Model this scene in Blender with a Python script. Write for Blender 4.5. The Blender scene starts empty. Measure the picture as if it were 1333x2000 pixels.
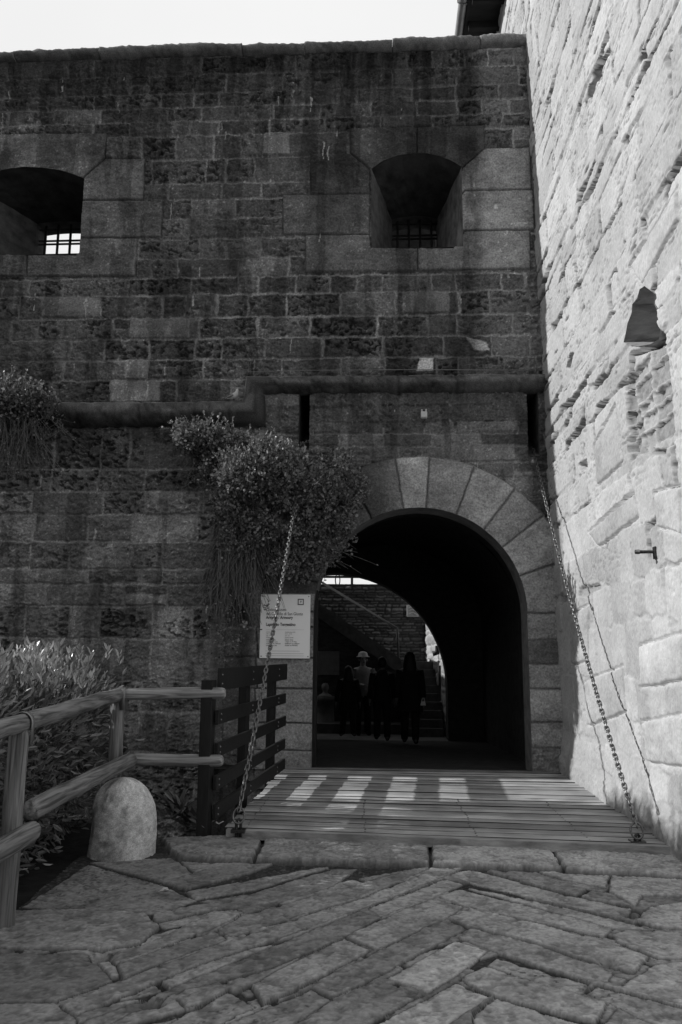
import bpy, bmesh, math, random
import numpy as np
from mathutils import Vector, Matrix, Euler

rad = math.radians
SC = bpy.context.scene
COL = SC.collection

# ------------------------------------------------------------------ camera, sky, sun, exposure
EYE = 1.5
cam = bpy.data.cameras.new('camera')
cam.sensor_fit = 'HORIZONTAL'; cam.sensor_width = 36.0; cam.lens = 1555.0 / 1333.0 * 36.0
cam.clip_start = 0.05; cam.clip_end = 2000.0
camo = bpy.data.objects.new('camera', cam); COL.objects.link(camo)
RM = (Matrix.Rotation(rad(2.9), 3, 'Z') @ Matrix.Rotation(rad(100.03), 3, 'X') @ Matrix.Rotation(rad(0.45), 3, 'Z'))
camo.matrix_world = Matrix.Translation((0, 0, EYE)) @ RM.to_4x4()
SC.camera = camo

SUN_EL, SUN_BACK = 27.0, 2.0          # low sun from the left, a touch behind the gate wall
world = bpy.data.worlds.new("World"); SC.world = world; world.use_nodes = True
nt = world.node_tree; nt.nodes.clear()
def wn(t, **k):
    n = nt.nodes.new(t)
    for a, b in k.items(): setattr(n, a, b)
    return n
sky = wn('ShaderNodeTexSky', sky_type='NISHITA', sun_disc=False, sun_elevation=rad(SUN_EL), sun_rotation=rad(-90 + SUN_BACK))
sky.air_density = 1.0; sky.dust_density = 1.0
bw = wn('ShaderNodeRGBToBW'); nt.links.new(sky.outputs[0], bw.inputs[0])
tc = wn('ShaderNodeTexCoord'); sep = wn('ShaderNodeSeparateXYZ'); nt.links.new(tc.outputs['Generated'], sep.inputs[0])
mr = wn('ShaderNodeMapRange', interpolation_type='SMOOTHSTEP')
mr.inputs['From Min'].default_value = -1.5; mr.inputs['From Max'].default_value = 0.42
nt.links.new(sep.outputs['Y'], mr.inputs['Value'])
nz = wn('ShaderNodeTexNoise'); nz.inputs['Scale'].default_value = 2.2; nz.inputs['Detail'].default_value = 5
nt.links.new(tc.outputs['Generated'], nz.inputs['Vector'])
cl = wn('ShaderNodeMapRange'); cl.inputs['To Min'].default_value = 10.2; cl.inputs['To Max'].default_value = 12.0
nt.links.new(nz.outputs[0], cl.inputs['Value'])
mx = wn('ShaderNodeMix', data_type='FLOAT')
nt.links.new(mr.outputs[0], mx.inputs[0]); nt.links.new(bw.outputs[0], mx.inputs[2]); nt.links.new(cl.outputs[0], mx.inputs[3])
bg = wn('ShaderNodeBackground'); bg.inputs['Strength'].default_value = 0.08
nt.links.new(mx.outputs[0], bg.inputs['Color'])
wo = wn('ShaderNodeOutputWorld'); nt.links.new(bg.outputs[0], wo.inputs[0])

sl = bpy.data.lights.new('sun', 'SUN'); sl.energy = 4.6; sl.angle = rad(0.5); sl.color = (1, 1, 1)
so = bpy.data.objects.new('sun', sl); COL.objects.link(so)
ce, se, cb, sb = math.cos(rad(SUN_EL)), math.sin(rad(SUN_EL)), math.cos(rad(SUN_BACK)), math.sin(rad(SUN_BACK))
SUNDIR = Vector((ce * cb, -ce * sb, -se))
so.rotation_euler = SUNDIR.to_track_quat('-Z', 'Y').to_euler()
so.location = (-20, 5, 20)
vs = SC.view_settings
vs.view_transform = 'Standard'; vs.look = 'None'; vs.exposure = 0.0; vs.gamma = 1.0; vs.use_curve_mapping = False

# ------------------------------------------------------------------ helpers
YW = 11.0                      # plane of the gate wall
def tx(z): return 2.42 - 0.0135 * z    # face of the tower on the right (slight batter)
def ray(px, py):
    return RM @ Vector(((px - 666.5) / 1555.0, -(py - 1000) / 1555.0, -1))
def W(px, py, Y=YW):
    d = ray(px, py); t = Y / d.y; return d.x * t, EYE + d.z * t
def G(px, py, Z=0.0):
    d = ray(px, py); t = (Z - EYE) / d.z; return d.x * t, d.y * t
def T(px, py, X=2.36):
    d = ray(px, py); t = X / d.x; return d.y * t, EYE + d.z * t

def tag(o, label=None, cat=None, group=None, kind=None):
    if label: o['label'] = label
    if cat: o['category'] = cat
    if group: o['group'] = group
    if kind: o['kind'] = kind
    return o
def empty(name, loc=(0, 0, 0), **k):
    o = bpy.data.objects.new(name, None); COL.objects.link(o); o.location = loc
    o.empty_display_size = 0.1
    return tag(o, **k)
def finish(o, parent):
    COL.objects.link(o)
    if parent is not None:
        o.parent = parent
        o.matrix_parent_inverse = Matrix.Translation(-Vector(parent.location))
    return o
def mesh_np(name, V, F, mat, parent=None, alb=None, smooth=True):
    V = np.ascontiguousarray(V, dtype=np.float32); F = np.ascontiguousarray(F, dtype=np.int32)
    k = F.shape[1]
    m = bpy.data.meshes.new(name)
    m.vertices.add(len(V)); m.vertices.foreach_set('co', V.ravel())
    m.loops.add(F.size); m.loops.foreach_set('vertex_index', F.ravel())
    m.polygons.add(len(F)); m.polygons.foreach_set('loop_start', np.arange(0, F.size, k, dtype=np.int32))
    m.polygons.foreach_set('use_smooth', np.full(len(F), smooth, dtype=bool))
    if alb is not None:
        a = m.attributes.new('alb', 'FLOAT', 'POINT'); a.data.foreach_set('value', np.ascontiguousarray(alb, dtype=np.float32))
    m.update(calc_edges=True)
    m.materials.append(mat)
    return finish(bpy.data.objects.new(name, m), parent)
def from_bm(name, bm, mat, parent=None, smooth=False, bevel=0):
    if bevel:
        bmesh.ops.bevel(bm, geom=[e for e in bm.edges], offset=bevel, segments=2, affect='EDGES', profile=0.6)
    m = bpy.data.meshes.new(name); bm.to_mesh(m); bm.free()
    for p in m.polygons: p.use_smooth = smooth
    m.materials.append(mat)
    return finish(bpy.data.objects.new(name, m), parent)
def add_box(bm, x0, x1, y0, y1, z0, z1, M=None):
    vs_ = [bm.verts.new(v) for v in ((x0,y0,z0),(x1,y0,z0),(x1,y1,z0),(x0,y1,z0),(x0,y0,z1),(x1,y0,z1),(x1,y1,z1),(x0,y1,z1))]
    for f in ((0,3,2,1),(4,5,6,7),(0,1,5,4),(1,2,6,5),(2,3,7,6),(3,0,4,7)): bm.faces.new([vs_[i] for i in f])
    if M is not None:
        for v in vs_: v.co = M @ v.co
    return vs_
def box(name, x0, x1, y0, y1, z0, z1, mat, parent=None, bevel=0.0, M=None):
    bm = bmesh.new(); add_box(bm, x0, x1, y0, y1, z0, z1, M)
    return from_bm(name, bm, mat, parent, bevel=bevel)
def tube(pts, r, n=8, caps=True):
    """arrays of a swept tube; r scalar or list"""
    P = [Vector(p) for p in pts]; V = []; F = []
    up = Vector((0.13, 0.21, 0.97))
    prev = None
    for i, p in enumerate(P):
        t = (P[min(i + 1, len(P) - 1)] - P[max(i - 1, 0)]).normalized()
        a = t.cross(up if prev is None else prev.cross(t)).normalized() if prev is None else (prev - t * prev.dot(t)).normalized()
        prev = a; b = t.cross(a)
        rr = r[i] if hasattr(r, '__len__') else r
        for k in range(n):
            w = 2 * math.pi * k / n
            V.append(p + a * (math.cos(w) * rr) + b * (math.sin(w) * rr))
    for i in range(len(P) - 1):
        for k in range(n):
            F.append((i*n+k, i*n+(k+1) % n, (i+1)*n+(k+1) % n, (i+1)*n+k))
    if caps:
        for base, idx in ((P[0], 0), (P[-1], len(P) - 1)):
            V.append(base); c = len(V) - 1
            for k in range(0, n, 1):
                F.append((c, idx*n+k, idx*n+(k+1) % n, idx*n+(k+1) % n))
    return V, F
def join_np(parts):
    V = []; F = []; o = 0
    for v, f in parts:
        V += [tuple(a) for a in v]; F += [tuple(i + o for i in q) for q in f]; o += len(v)
    return V, F
def mesh_py(name, V, F, mat, parent=None, smooth=True):
    m = bpy.data.meshes.new(name)
    FF = []
    for f in F:
        g = []
        for i in f:
            if i not in g: g.append(i)
        if len(g) > 2: FF.append(g)
    m.from_pydata([tuple(v) for v in V], [], FF); m.update()
    for p in m.polygons: p.use_smooth = smooth
    m.materials.append(mat)
    return finish(bpy.data.objects.new(name, m), parent)

def copies(name, src, mats4, parent):
    '''src (already linked, world geometry about the origin) copied to each matrix; each copy is a part'''
    for i, M in enumerate(mats4):
        o = src if i == 0 else src.copy()
        if i: COL.objects.link(o)
        o.name = name
        if parent is not None: o.parent = parent; o.matrix_parent_inverse = Matrix.Identity(4); M = Matrix.Translation(-Vector(parent.location)) @ M
        o.matrix_basis = M
# ---- noise on arrays
def _hash(ix, iy, seed):
    h = (ix.astype(np.int64) * 374761393 + iy.astype(np.int64) * 668265263 + seed * 2147483647 + 1013904223) & 0xFFFFFFFF
    h = ((h ^ (h >> 13)) * 1274126177) & 0xFFFFFFFF
    h = ((h ^ (h >> 16)) * 2246822519) & 0xFFFFFFFF
    return ((h ^ (h >> 15)) & 0xFFFFFF).astype(np.float64) / 0xFFFFFF
def vn(x, y, seed=0):
    ix = np.floor(x); iy = np.floor(y); fx = x - ix; fy = y - iy
    fx = fx * fx * fx * (fx * (fx * 6 - 15) + 10); fy = fy * fy * fy * (fy * (fy * 6 - 15) + 10)
    a = _hash(ix, iy, seed); b = _hash(ix + 1, iy, seed); c = _hash(ix, iy + 1, seed); d = _hash(ix + 1, iy + 1, seed)
    return (a + (b - a) * fx) * (1 - fy) + (c + (d - c) * fx) * fy
def fbm(x, y, seed=0, octv=4, gain=0.5):
    s = 0; a = 1; t = 0
    for o in range(octv):
        s = s + a * vn(x * 2 ** o + 17.3 * o, y * 2 ** o - 9.1 * o, seed + o * 31); t += a; a *= gain
    return s / t
def sstep(a, b, x):
    t = np.clip((x - a) / (b - a), 0, 1); return t * t * (3 - 2 * t)

class Field:
    """A relief surface on a regular grid: U to the right, V the other way; height, albedo and part id per point."""
    def __init__(s, u0, u1, v0, v1, step, base_h=0.0, base_a=0.3):
        s.u0, s.v0, s.st = u0, v0, step
        s.nu = int((u1 - u0) / step) + 1; s.nv = int((v1 - v0) / step) + 1
        s.U, s.V = np.meshgrid(u0 + np.arange(s.nu) * step, v0 + np.arange(s.nv) * step)
        s.H = np.full(s.U.shape, float(base_h)); s.A = np.full(s.U.shape, float(base_a)); s.I = np.zeros(s.U.shape, dtype=np.int32)
        s.D = np.full(s.U.shape, 9.0)      # signed distance to holes, >0 outside
        s.wu = (fbm(s.U * 9, s.V * 9, 5, 3) - 0.5); s.wv = (fbm(s.U * 9 + 40, s.V * 9, 6, 3) - 0.5)
        s.rough = fbm(s.U * 11, s.V * 16, 7, 5, 0.6) - 0.5
        s.fine = fbm(s.U * 45, s.V * 55, 8, 2, 0.6) - 0.5
        s.low = fbm(s.U * 2.6, s.V * 3.3, 9, 3) - 0.5
        s.pit = fbm(s.U * 14, s.V * 24, 10, 4, 0.6)
    def win(s, u0, u1, v0, v1):
        i0 = max(0, int((u0 - s.u0) / s.st)); i1 = min(s.nu, int((u1 - s.u0) / s.st) + 2)
        j0 = max(0, int((v0 - s.v0) / s.st)); j1 = min(s.nv, int((v1 - s.v0) / s.st) + 2)
        return (slice(j0, max(j0, j1)), slice(i0, max(i0, i1)))
    def stone(s, poly, h, alb, rough=0.012, pit=0.0, edge=0.02, warp=0.03, joint=0.012, pillow=0.01, pid=0, tilt=(0, 0), mort=None, mh=0.0, tex=0.25, fk=.45):
        P = np.array(poly, dtype=float)
        c = s.win(P[:, 0].min() - .05, P[:, 0].max() + .05, P[:, 1].min() - .05, P[:, 1].max() + .05)
        U = s.U[c]
        if U.size == 0: return
        x = U + s.wu[c] * warp; y = s.V[c] + s.wv[c] * warp
        n = len(P); d = np.full(U.shape, 1e9); ins = np.zeros(U.shape, dtype=bool)
        for i in range(n):
            a = P[i]; b = P[(i + 1) % n]; e = b - a
            L = (e ** 2).sum() + 1e-12
            t = np.clip(((x - a[0]) * e[0] + (y - a[1]) * e[1]) / L, 0, 1)
            d = np.minimum(d, (x - a[0] - t * e[0]) ** 2 + (y - a[1] - t * e[1]) ** 2)
            cond = ((a[1] > y) != (b[1] > y))
            with np.errstate(divide='ignore', invalid='ignore'):
                xi = (b[0] - a[0]) * (y - a[1]) / (b[1] - a[1] + 1e-15) + a[0]
            ins ^= cond & (x < xi)
        d = np.sqrt(d) * np.where(ins, 1, -1)          # >0 inside
        m = d > -0.001
        if mort is not None:
            k = (d > -joint * 1.6)
            s.A[c] = np.where(k, mort * (1 + .3 * s.fine[c]), s.A[c]); s.H[c] = np.where(k, mh + s.fine[c] * .004, s.H[c]); s.I[c] = np.where(k, pid, s.I[c])
        t = sstep(joint * .5, joint * .5 + edge, d)
        cx, cy = P.mean(0)
        hh = h + rough * 2 * s.rough[c] + s.fine[c] * rough * fk + pillow * sstep(0, .12, d) + tilt[0] * (x - cx) + tilt[1] * (y - cy)
        if pit:
            q = sstep(.52, .61, s.pit[c]) * sstep(.35, .6, s.low[c] + .55)
            hh = hh - pit * .055 * q * sstep(.0, .05, d)
        else: q = 0
        al = alb * (1 + tex * 2 * s.low[c] + tex * 1.2 * s.rough[c] + .35 * s.fine[c]) * (1 - .45 * min(1, pit) * q)
        s.H[c] = np.where(m, s.H[c] * (1 - t) + hh * t, s.H[c])
        s.A[c] = np.where(m, s.A[c] * (1 - t) + al * t, s.A[c])
        s.I[c] = np.where(m & (d > 0), pid, s.I[c])
    def poly_hole(s, poly):
        P = np.array(poly, float); d = np.full(s.U.shape, 1e9); ins = np.zeros(s.U.shape, bool); x, y = s.U, s.V
        for i in range(len(P)):
            a = P[i]; b = P[(i + 1) % len(P)]; e = b - a; t = np.clip(((x - a[0]) * e[0] + (y - a[1]) * e[1]) / (e @ e), 0, 1)
            d = np.minimum(d, (x - a[0] - t * e[0]) ** 2 + (y - a[1] - t * e[1]) ** 2)
            ins ^= ((a[1] > y) != (b[1] > y)) & (x < (b[0] - a[0]) * (y - a[1]) / (b[1] - a[1] + 1e-15) + a[0])
        s.D = np.minimum(s.D, np.sqrt(d) * np.where(ins, -1, 1))
    def build(s, pos, names, mat, parent, flip=False):
        """pos(U,V,H)->xyz arrays; names: id -> object name; holes from D with edge snapping"""
        U = s.U.copy(); V = s.V.copy()
        gu = np.gradient(s.D, s.st, axis=1); gv = np.gradient(s.D, s.st, axis=0)
        k = np.abs(s.D) < s.st * .72
        U[k] -= (s.D * gu)[k]; V[k] -= (s.D * gv)[k]
        X, Y, Z = pos(U, V, s.H)
        P = np.stack([X, Y, Z], -1).reshape(-1, 3); A = np.clip(s.A, .004, .9).ravel()
        idx = np.arange(s.nu * s.nv).reshape(s.nv, s.nu)
        Q = np.stack([idx[:-1, :-1], idx[:-1, 1:], idx[1:, 1:], idx[1:, :-1]], -1).reshape(-1, 4)
        Dc = (s.D[:-1, :-1] + s.D[1:, 1:] + s.D[:-1, 1:] + s.D[1:, :-1]).ravel() / 4
        Ic = s.I[:-1, :-1].ravel(); Q = Q[Dc > 0]; Ic = Ic[Dc > 0]
        if flip: Q = Q[:, ::-1]
        out = []
        for pid, nm in names.items():
            q = Q[Ic == pid]
            if not len(q): continue
            used = np.unique(q); mp = np.zeros(len(P), dtype=np.int64); mp[used] = np.arange(len(used))
            out.append(mesh_np(nm, P[used], mp[q], mat, parent, alb=A[used]))
        return out

# ---- materials (all grey: the place is recorded in black and white)
def g3(v): return (v, v, v, 1)
def new_mat(name, rough=0.9, spec=0.2):
    m = bpy.data.materials.new(name); m.use_nodes = True
    b = m.node_tree.nodes['Principled BSDF']; b.inputs['Roughness'].default_value = rough
    b.inputs['Specular IOR Level'].default_value = spec
    return m, m.node_tree, b
def attr_mat(name, scale=60, bump=0.3, dist=0.004, var=0.35, rough=0.92, mult=1.0, spec=.15):
    m, t, b = new_mat(name, rough, spec)
    at = t.nodes.new('ShaderNodeAttribute'); at.attribute_name = 'alb'
    c = t.nodes.new('ShaderNodeTexCoord')
    n = t.nodes.new('ShaderNodeTexNoise'); n.inputs['Scale'].default_value = scale; n.inputs['Detail'].default_value = 5; n.inputs['Roughness'].default_value = .7
    t.links.new(c.outputs['Object'], n.inputs['Vector'])
    r = t.nodes.new('ShaderNodeMapRange'); r.inputs['From Min'].default_value = .3; r.inputs['From Max'].default_value = .7
    r.inputs['To Min'].default_value = mult * (1 - var); r.inputs['To Max'].default_value = mult * (1 + var)
    t.links.new(n.outputs[0], r.inputs['Value'])
    mu = t.nodes.new('ShaderNodeMath'); mu.operation = 'MULTIPLY'
    t.links.new(at.outputs['Fac'], mu.inputs[0]); t.links.new(r.outputs[0], mu.inputs[1])
    t.links.new(mu.outputs[0], b.inputs['Base Color'])
    bp = t.nodes.new('ShaderNodeBump'); bp.inputs['Strength'].default_value = bump; bp.inputs['Distance'].default_value = dist
    t.links.new(n.outputs[0], bp.inputs['Height']); t.links.new(bp.outputs[0], b.inputs['Normal'])
    return m
def noise_mat(name, lo, hi, scale=(8, 8, 8), rough=.8, bump=.3, dist=.004, metal=0.0, detail=6, spec=.25):
    m, t, b = new_mat(name, rough, spec); b.inputs['Metallic'].default_value = metal
    c = t.nodes.new('ShaderNodeTexCoord'); mp = t.nodes.new('ShaderNodeMapping'); mp.inputs['Scale'].default_value = scale
    t.links.new(c.outputs['Object'], mp.inputs['Vector'])
    n = t.nodes.new('ShaderNodeTexNoise'); n.inputs['Scale'].default_value = 1; n.inputs['Detail'].default_value = detail; n.inputs['Roughness'].default_value = .65
    t.links.new(mp.outputs[0], n.inputs['Vector'])
    r = t.nodes.new('ShaderNodeValToRGB'); r.color_ramp.elements[0].position = .32; r.color_ramp.elements[1].position = .68
    r.color_ramp.elements[0].color = g3(lo); r.color_ramp.elements[1].color = g3(hi)
    t.links.new(n.outputs[0], r.inputs[0]); t.links.new(r.outputs[0], b.inputs['Base Color'])
    bp = t.nodes.new('ShaderNodeBump'); bp.inputs['Strength'].default_value = bump; bp.inputs['Distance'].default_value = dist
    t.links.new(n.outputs[0], bp.inputs['Height']); t.links.new(bp.outputs[0], b.inputs['Normal'])
    return m
def leaf_mat(name, lo, hi, rough=.45, trans=.25):
    m, t, b = new_mat(name, rough, .4)
    at = t.nodes.new('ShaderNodeAttribute'); at.attribute_name = 'alb'
    r = t.nodes.new('ShaderNodeMapRange'); r.inputs['To Min'].default_value = lo; r.inputs['To Max'].default_value = hi
    t.links.new(at.outputs['Fac'], r.inputs['Value']); t.links.new(r.outputs[0], b.inputs['Base Color'])
    tr = t.nodes.new('ShaderNodeBsdfTranslucent'); t.links.new(r.outputs[0], tr.inputs['Color'])
    ms = t.nodes.new('ShaderNodeMixShader'); ms.inputs[0].default_value = trans
    o = t.nodes['Material Output']
    t.links.new(b.outputs[0], ms.inputs[1]); t.links.new(tr.outputs[0], ms.inputs[2]); t.links.new(ms.outputs[0], o.inputs['Surface'])
    return m

M_wall = attr_mat('weathered sandstone', 38, .8, .012, .5)
M_vous = attr_mat('hammered stone', 120, .7, .006, .25)
M_tower = attr_mat('pale limestone rubble', 60, .35, .004, .14)
M_pave = attr_mat('worn paving stone', 34, .3, .004, .30, rough=.75, spec=.3)
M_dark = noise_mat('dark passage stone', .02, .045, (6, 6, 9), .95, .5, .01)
M_reveal = noise_mat('dark reveal stone', .05, .13, (5, 5, 7), .95, .5, .01)
M_cord = attr_mat('lichen and shade toned moulding stone', 60, .5, .006, .5)
M_iron = noise_mat('rusty iron', .02, .07, (60, 60, 60), .45, .4, .002, metal=.6, spec=.5)
M_chain = noise_mat('worn chain iron', .10, .25, (80, 80, 80), .38, .4, .002, metal=.8, spec=.5)
M_black = noise_mat('dark stained timber', .008, .02, (40, 40, 5), .6, .5, .003)
M_wood = noise_mat('round weathered timber', .10, .24, (25, 25, 25), .8, .5, .003)
M_boll = noise_mat('pale granite', .17, .36, (45, 45, 45), .85, .6, .006, detail=9)
M_soil = noise_mat('dark soil', .01, .03, (7, 7, 7), 1, .8, .02)
M_cloth_dark = noise_mat('dark cloth', .006, .012, (30, 30, 30), .95, .3, .003)
M_cloth_mid = noise_mat('mid grey cloth', .2, .28, (30, 30, 30), .9, .3, .003)
M_skin = noise_mat('skin', .24, .3, (30, 30, 30), .6, .1, .001)
M_skin_d = noise_mat('shaded skin', .1, .14, (30, 30, 30), .7, .1, .001)
M_hair = noise_mat('dark hair', .006, .012, (90, 90, 12), .6, .5, .004)
M_white = noise_mat('off white paint', .5, .62, (20, 20, 20), .6, .1, .001)
M_bark = noise_mat('thin stems', .10, .24, (60, 60, 20), .9, .4, .003)
M_ivy = leaf_mat('small round leaves', .05, .36, .35)
M_hedge = leaf_mat('long hedge leaves', .06, .36, .38)
M_shoot = leaf_mat('sunlight toned leaves', .22, .62, .3)
M_roof = noise_mat('dark roof timber', .012, .025, (4, 30, 4), .9, .4, .01)
M_gut = noise_mat('grey zinc gutter', .18, .26, (6, 6, 6), .4, .1, .002, metal=.4)

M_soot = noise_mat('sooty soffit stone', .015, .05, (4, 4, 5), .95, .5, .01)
M_reveal2 = noise_mat('stained lit cheek stone', .06, .26, (4, 4, 3), .95, .5, .01)
M_niche = noise_mat('rough niche stone', .22, .42, (3, 3, 14), .95, .8, .03)
M_soff = noise_mat('soffit stone', .10, .2, (5, 5, 7), .95, .5, .006)
M_towerp = noise_mat('plain limestone', .38, .55, (3, 3, 6), .9, .5, .03)
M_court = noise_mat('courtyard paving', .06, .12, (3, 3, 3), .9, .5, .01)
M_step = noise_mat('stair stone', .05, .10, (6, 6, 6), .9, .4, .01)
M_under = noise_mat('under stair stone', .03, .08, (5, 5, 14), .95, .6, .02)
M_plaq = noise_mat('carved pale stone', .4, .5, (12, 12, 12), .8, .5, .02)
M_panel = noise_mat('grey slab stone', .14, .2, (9, 9, 9), .8, .4, .006)
M_panel2 = noise_mat('dim plinth stone', .07, .11, (9, 9, 9), .8, .4, .006)
M_sign = noise_mat('white enamel sign', .86, .9, (3, 3, 3), .35, .05, .001, spec=.5)
M_ink = noise_mat('black lettering', .03, .04, (9, 9, 9), .5, 0, .001)
M_inkm = noise_mat('grey emblem print', .10, .12, (9, 9, 9), .5, 0, .001)
M_inkl = noise_mat('grey lettering', .20, .24, (9, 9, 9), .5, 0, .001)
M_inkf = noise_mat('faint lettering', .42, .46, (40, 9, 9), .5, 0, .001)
M_dry = noise_mat('dry leaf', .35, .5, (30, 30, 30), .8, .2, .002)
M_hatm = noise_mat('straw hat', .3, .42, (60, 60, 60), .9, .4, .003)

R = random.Random(4)
NR = np.random.default_rng(11)
# ------------------------------------------------------------------ the gate wall
gate = empty('gate_wall', (0.5, YW, 0), label='high dark sandstone rampart wall with arched gateway and two barred windows', cat='wall')
WX0, WX1 = -6.6, 2.62; WZ0, WZ1 = -1.35, 10.86
f = Field(WX0, WX1, WZ0, WZ1, .0125, .008, .25)
f.H += f.fine * .01 + f.rough * .02; f.A *= 1 + .5 * f.fine
ztop = W(500, 106)[1]
LEFTX = W(412, 1300)[0]
# arch
ACX = (W(612, 1300)[0] + W(1032, 1300)[0]) / 2; ARI = (W(1032, 1300)[0] - W(612, 1300)[0]) / 2
ACZ = W(825, 993)[1] - ARI; ARO = ARI + (W(825, 893)[1] - W(825, 993)[1])
def courses(ys, x0, x1, wid, alb, seed, pit=.7, rough=.02, px=500, ztopv=None, h=.03):
    rr = random.Random(seed)
    zs = [W(px, y)[1] for y in ys]
    for i in range(len(zs) - 1):
        za, zb = zs[i], zs[i + 1]; x = x0 - rr.uniform(0, .5)
        while x < x1:
            w = rr.choice(wid) * rr.uniform(.8, 1.25)
            j = rr.uniform(-.012, .012)
            xb = min(x + w, x1 + .02) if x + w > x1 - .12 else x + w
            sk = rr.uniform(-.012, .012)
            xa_ = max(x, x0)
            if rr.random() < .09 and w < .6:      # two thin stones in one course
                zm = (za + zb) / 2 + rr.uniform(-.03, .03)
                polys = [[(xa_, za), (xb, za), (xb, zm), (xa_, zm)], [(xa_, zm), (xb, zm), (xb, zb), (xa_, zb)]]
            else: polys = [[(xa_ + sk, za + j), (xb - sk, za - j), (xb, zb), (xa_, zb)]]
            for P in polys:
                t = rr.random()
                f.stone(P, h + rr.uniform(-.018, .032), alb * .78 * rr.choice((.75, .85, .92, 1, 1.05, 1.15, 1.4)), rough=rough * 1.7 * rr.uniform(.6, 1.5), warp=.05, tex=.3, fk=.9,
                        pit=pit * (rr.uniform(.6, 1.6) if t < .6 else .1), edge=.014, joint=rr.uniform(.010, .024), tilt=(rr.uniform(-.03, .03), rr.uniform(-.05, .03)))
            x = xb
            if xb >= x1: break
up = [100, 110, 144, 180, 207, 235, 263, 310, 357, 389, 426, 466, 504, 541, 575, 620, 661, 702, 741, 788, 840]
up = up[1:]
courses(up, WX0, WX1 + .1, (.45, .6, .7, .8, .95, .35), .15, 3)
low = [836, 919, 962, 1007, 1059, 1113, 1142, 1185, 1247, 1329, 1389, 1466, 1520, 1568, 1620, 1690]
courses(low, WX0, LEFTX, (.45, .55, .7, .85, 1.0), .215, 5, pit=.8, px=200)
fine = [763, 794, 825, 849, 874, 905, 935, 975, 1010, 1050, 1090, 1130]
courses(fine, W(515, 850)[0], WX1 + .1, (.35, .5, .62, .75), .17, 8, pit=.25, rough=.018)
jl = [1130, 1165, 1225, 1285, 1345, 1410, 1460, 1540]
courses(jl, LEFTX + .1, W(606, 1300)[0], (1.1, 1.3), .22, 12, pit=.1, rough=.012)
# window dressings (large smooth blocks)
def wp(L): return [W(a, b) for a, b in L]
big = [
 ([(685,252),(815,250),(815,345),(722,345),(720,331),(685,302)], .12), ([(815,250),(945,247),(945,293),(903,331),(903,345),(815,345)], .13),
 ([(947,292),(1035,290),(1038,372),(912,374),(900,385),(880,400),(903,331)], .28), ([(908,375),(1041,373),(1044,450),(905,452),(880,480),(870,420)], .29),
 ([(908,453),(1035,452),(1036,526),(816,530),(816,486),(885,486)], .23), ([(597,461),(722,461),(726,486),(816,486),(816,531),(597,533)], .15),
 ([(607,302),(684,302),(722,333),(722,380),(607,382)], .11), ([(553,383),(722,381),(722,460),(553,460)], .13),
 ([(-80,265),(210,262),(208,310),(163,350),(60,350),(-80,350)], .17), ([(208,312),(285,312),(282,392),(150,393),(165,350)], .19),
 ([(150,394),(320,394),(317,465),(150,466)], .19), ([(150,467),(270,467),(266,541),(55,541),(55,500),(150,500)], .18), ([(-80,500),(54,500),(54,541),(-80,541)], .16)]
for P, a in big:
    f.stone(wp(P), .05, a * .85, rough=.02, edge=.012, joint=.006, warp=.006, pillow=.004, mort=.09, mh=.015, tex=.45, fk=.8)
for P, a in (([(515,259),(568,258),(569,303),(514,304)], .3), ([(243,702),(293,703),(292,741),(244,741)], .34), ([(213,742),(316,743),(317,786),(213,787)], .3),
             ([(80,581),(200,581),(200,622),(80,621)], .22), ([(255,622),(374,622),(373,663),(253,663)], .26), ([(818,698),(850,699),(849,727),(812,727)], .75),
             ([(783,570),(880,570),(880,613),(783,613)], .22), ([(905,655),(950,668),(960,690),(925,686)], .5), ([(857,866),(1005,868),(1010,900),(870,905)], .24), ([(783,1130),(800,1130),(800,1140),(783,1140)], .2)):
    f.stone(wp(P), .04, a * .75, rough=.01, edge=.02, joint=.01, pillow=.012)
# voussoirs and jamb stones of the gateway
def pol(a, r): a = rad(a); return (ACX + r * math.sin(a), ACZ + r * math.cos(a))
angs = [-90, -74, -58, -43, -27, -8.5, 4.2, 21, 38, 52, 70, 90]
names = {0: 'masonry'}; pid = 1
# bare ring first
for i in range(len(angs) - 1):
    a, b = angs[i], angs[i + 1]; n = 6
    P = [pol(a + (b - a) * k / n, ARO) for k in range(n + 1)] + [pol(b + (a - b) * k / n, ARI - .03) for k in range(n + 1)]
    f.stone(P, .075 + R.uniform(-.006, .01), .36 * R.choice((.75, .9, 1, 1.1)) * (1.25 if i == 5 else 1), rough=.014, edge=.02, joint=.005, warp=.02, pillow=.01, pid=pid, mort=.2, mh=.045, tex=.45)
    names[pid] = 'voussoir'; pid += 1
jr = [1197, 1250, 1297, 1345, 1410, 1460, 1506]
zr = [ACZ] + [W(1060, y)[1] for y in jr[1:]]; zr[-1] = -.3
for i in range(len(zr) - 1):
    xi = ACX + ARI
    f.stone([(xi - .03, zr[i + 1]), (WX1 + .1, zr[i + 1]), (WX1 + .1, zr[i]), (xi - .03, zr[i])], .07 + R.uniform(-.006, .008), (.34, .17, .34, .33, .32, .24)[i], rough=.014 if i < 5 else .03,
            pit=0 if i < 5 else .4, edge=.02, joint=.005, warp=.02, pillow=.008, pid=pid, mort=.2, mh=.04, tex=.4)
    names[pid] = 'jamb_stone'; pid += 1
zl = [ACZ] + [W(560, y)[1] for y in (1225, 1285, 1345, 1412, 1465)] + [-.3]
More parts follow.
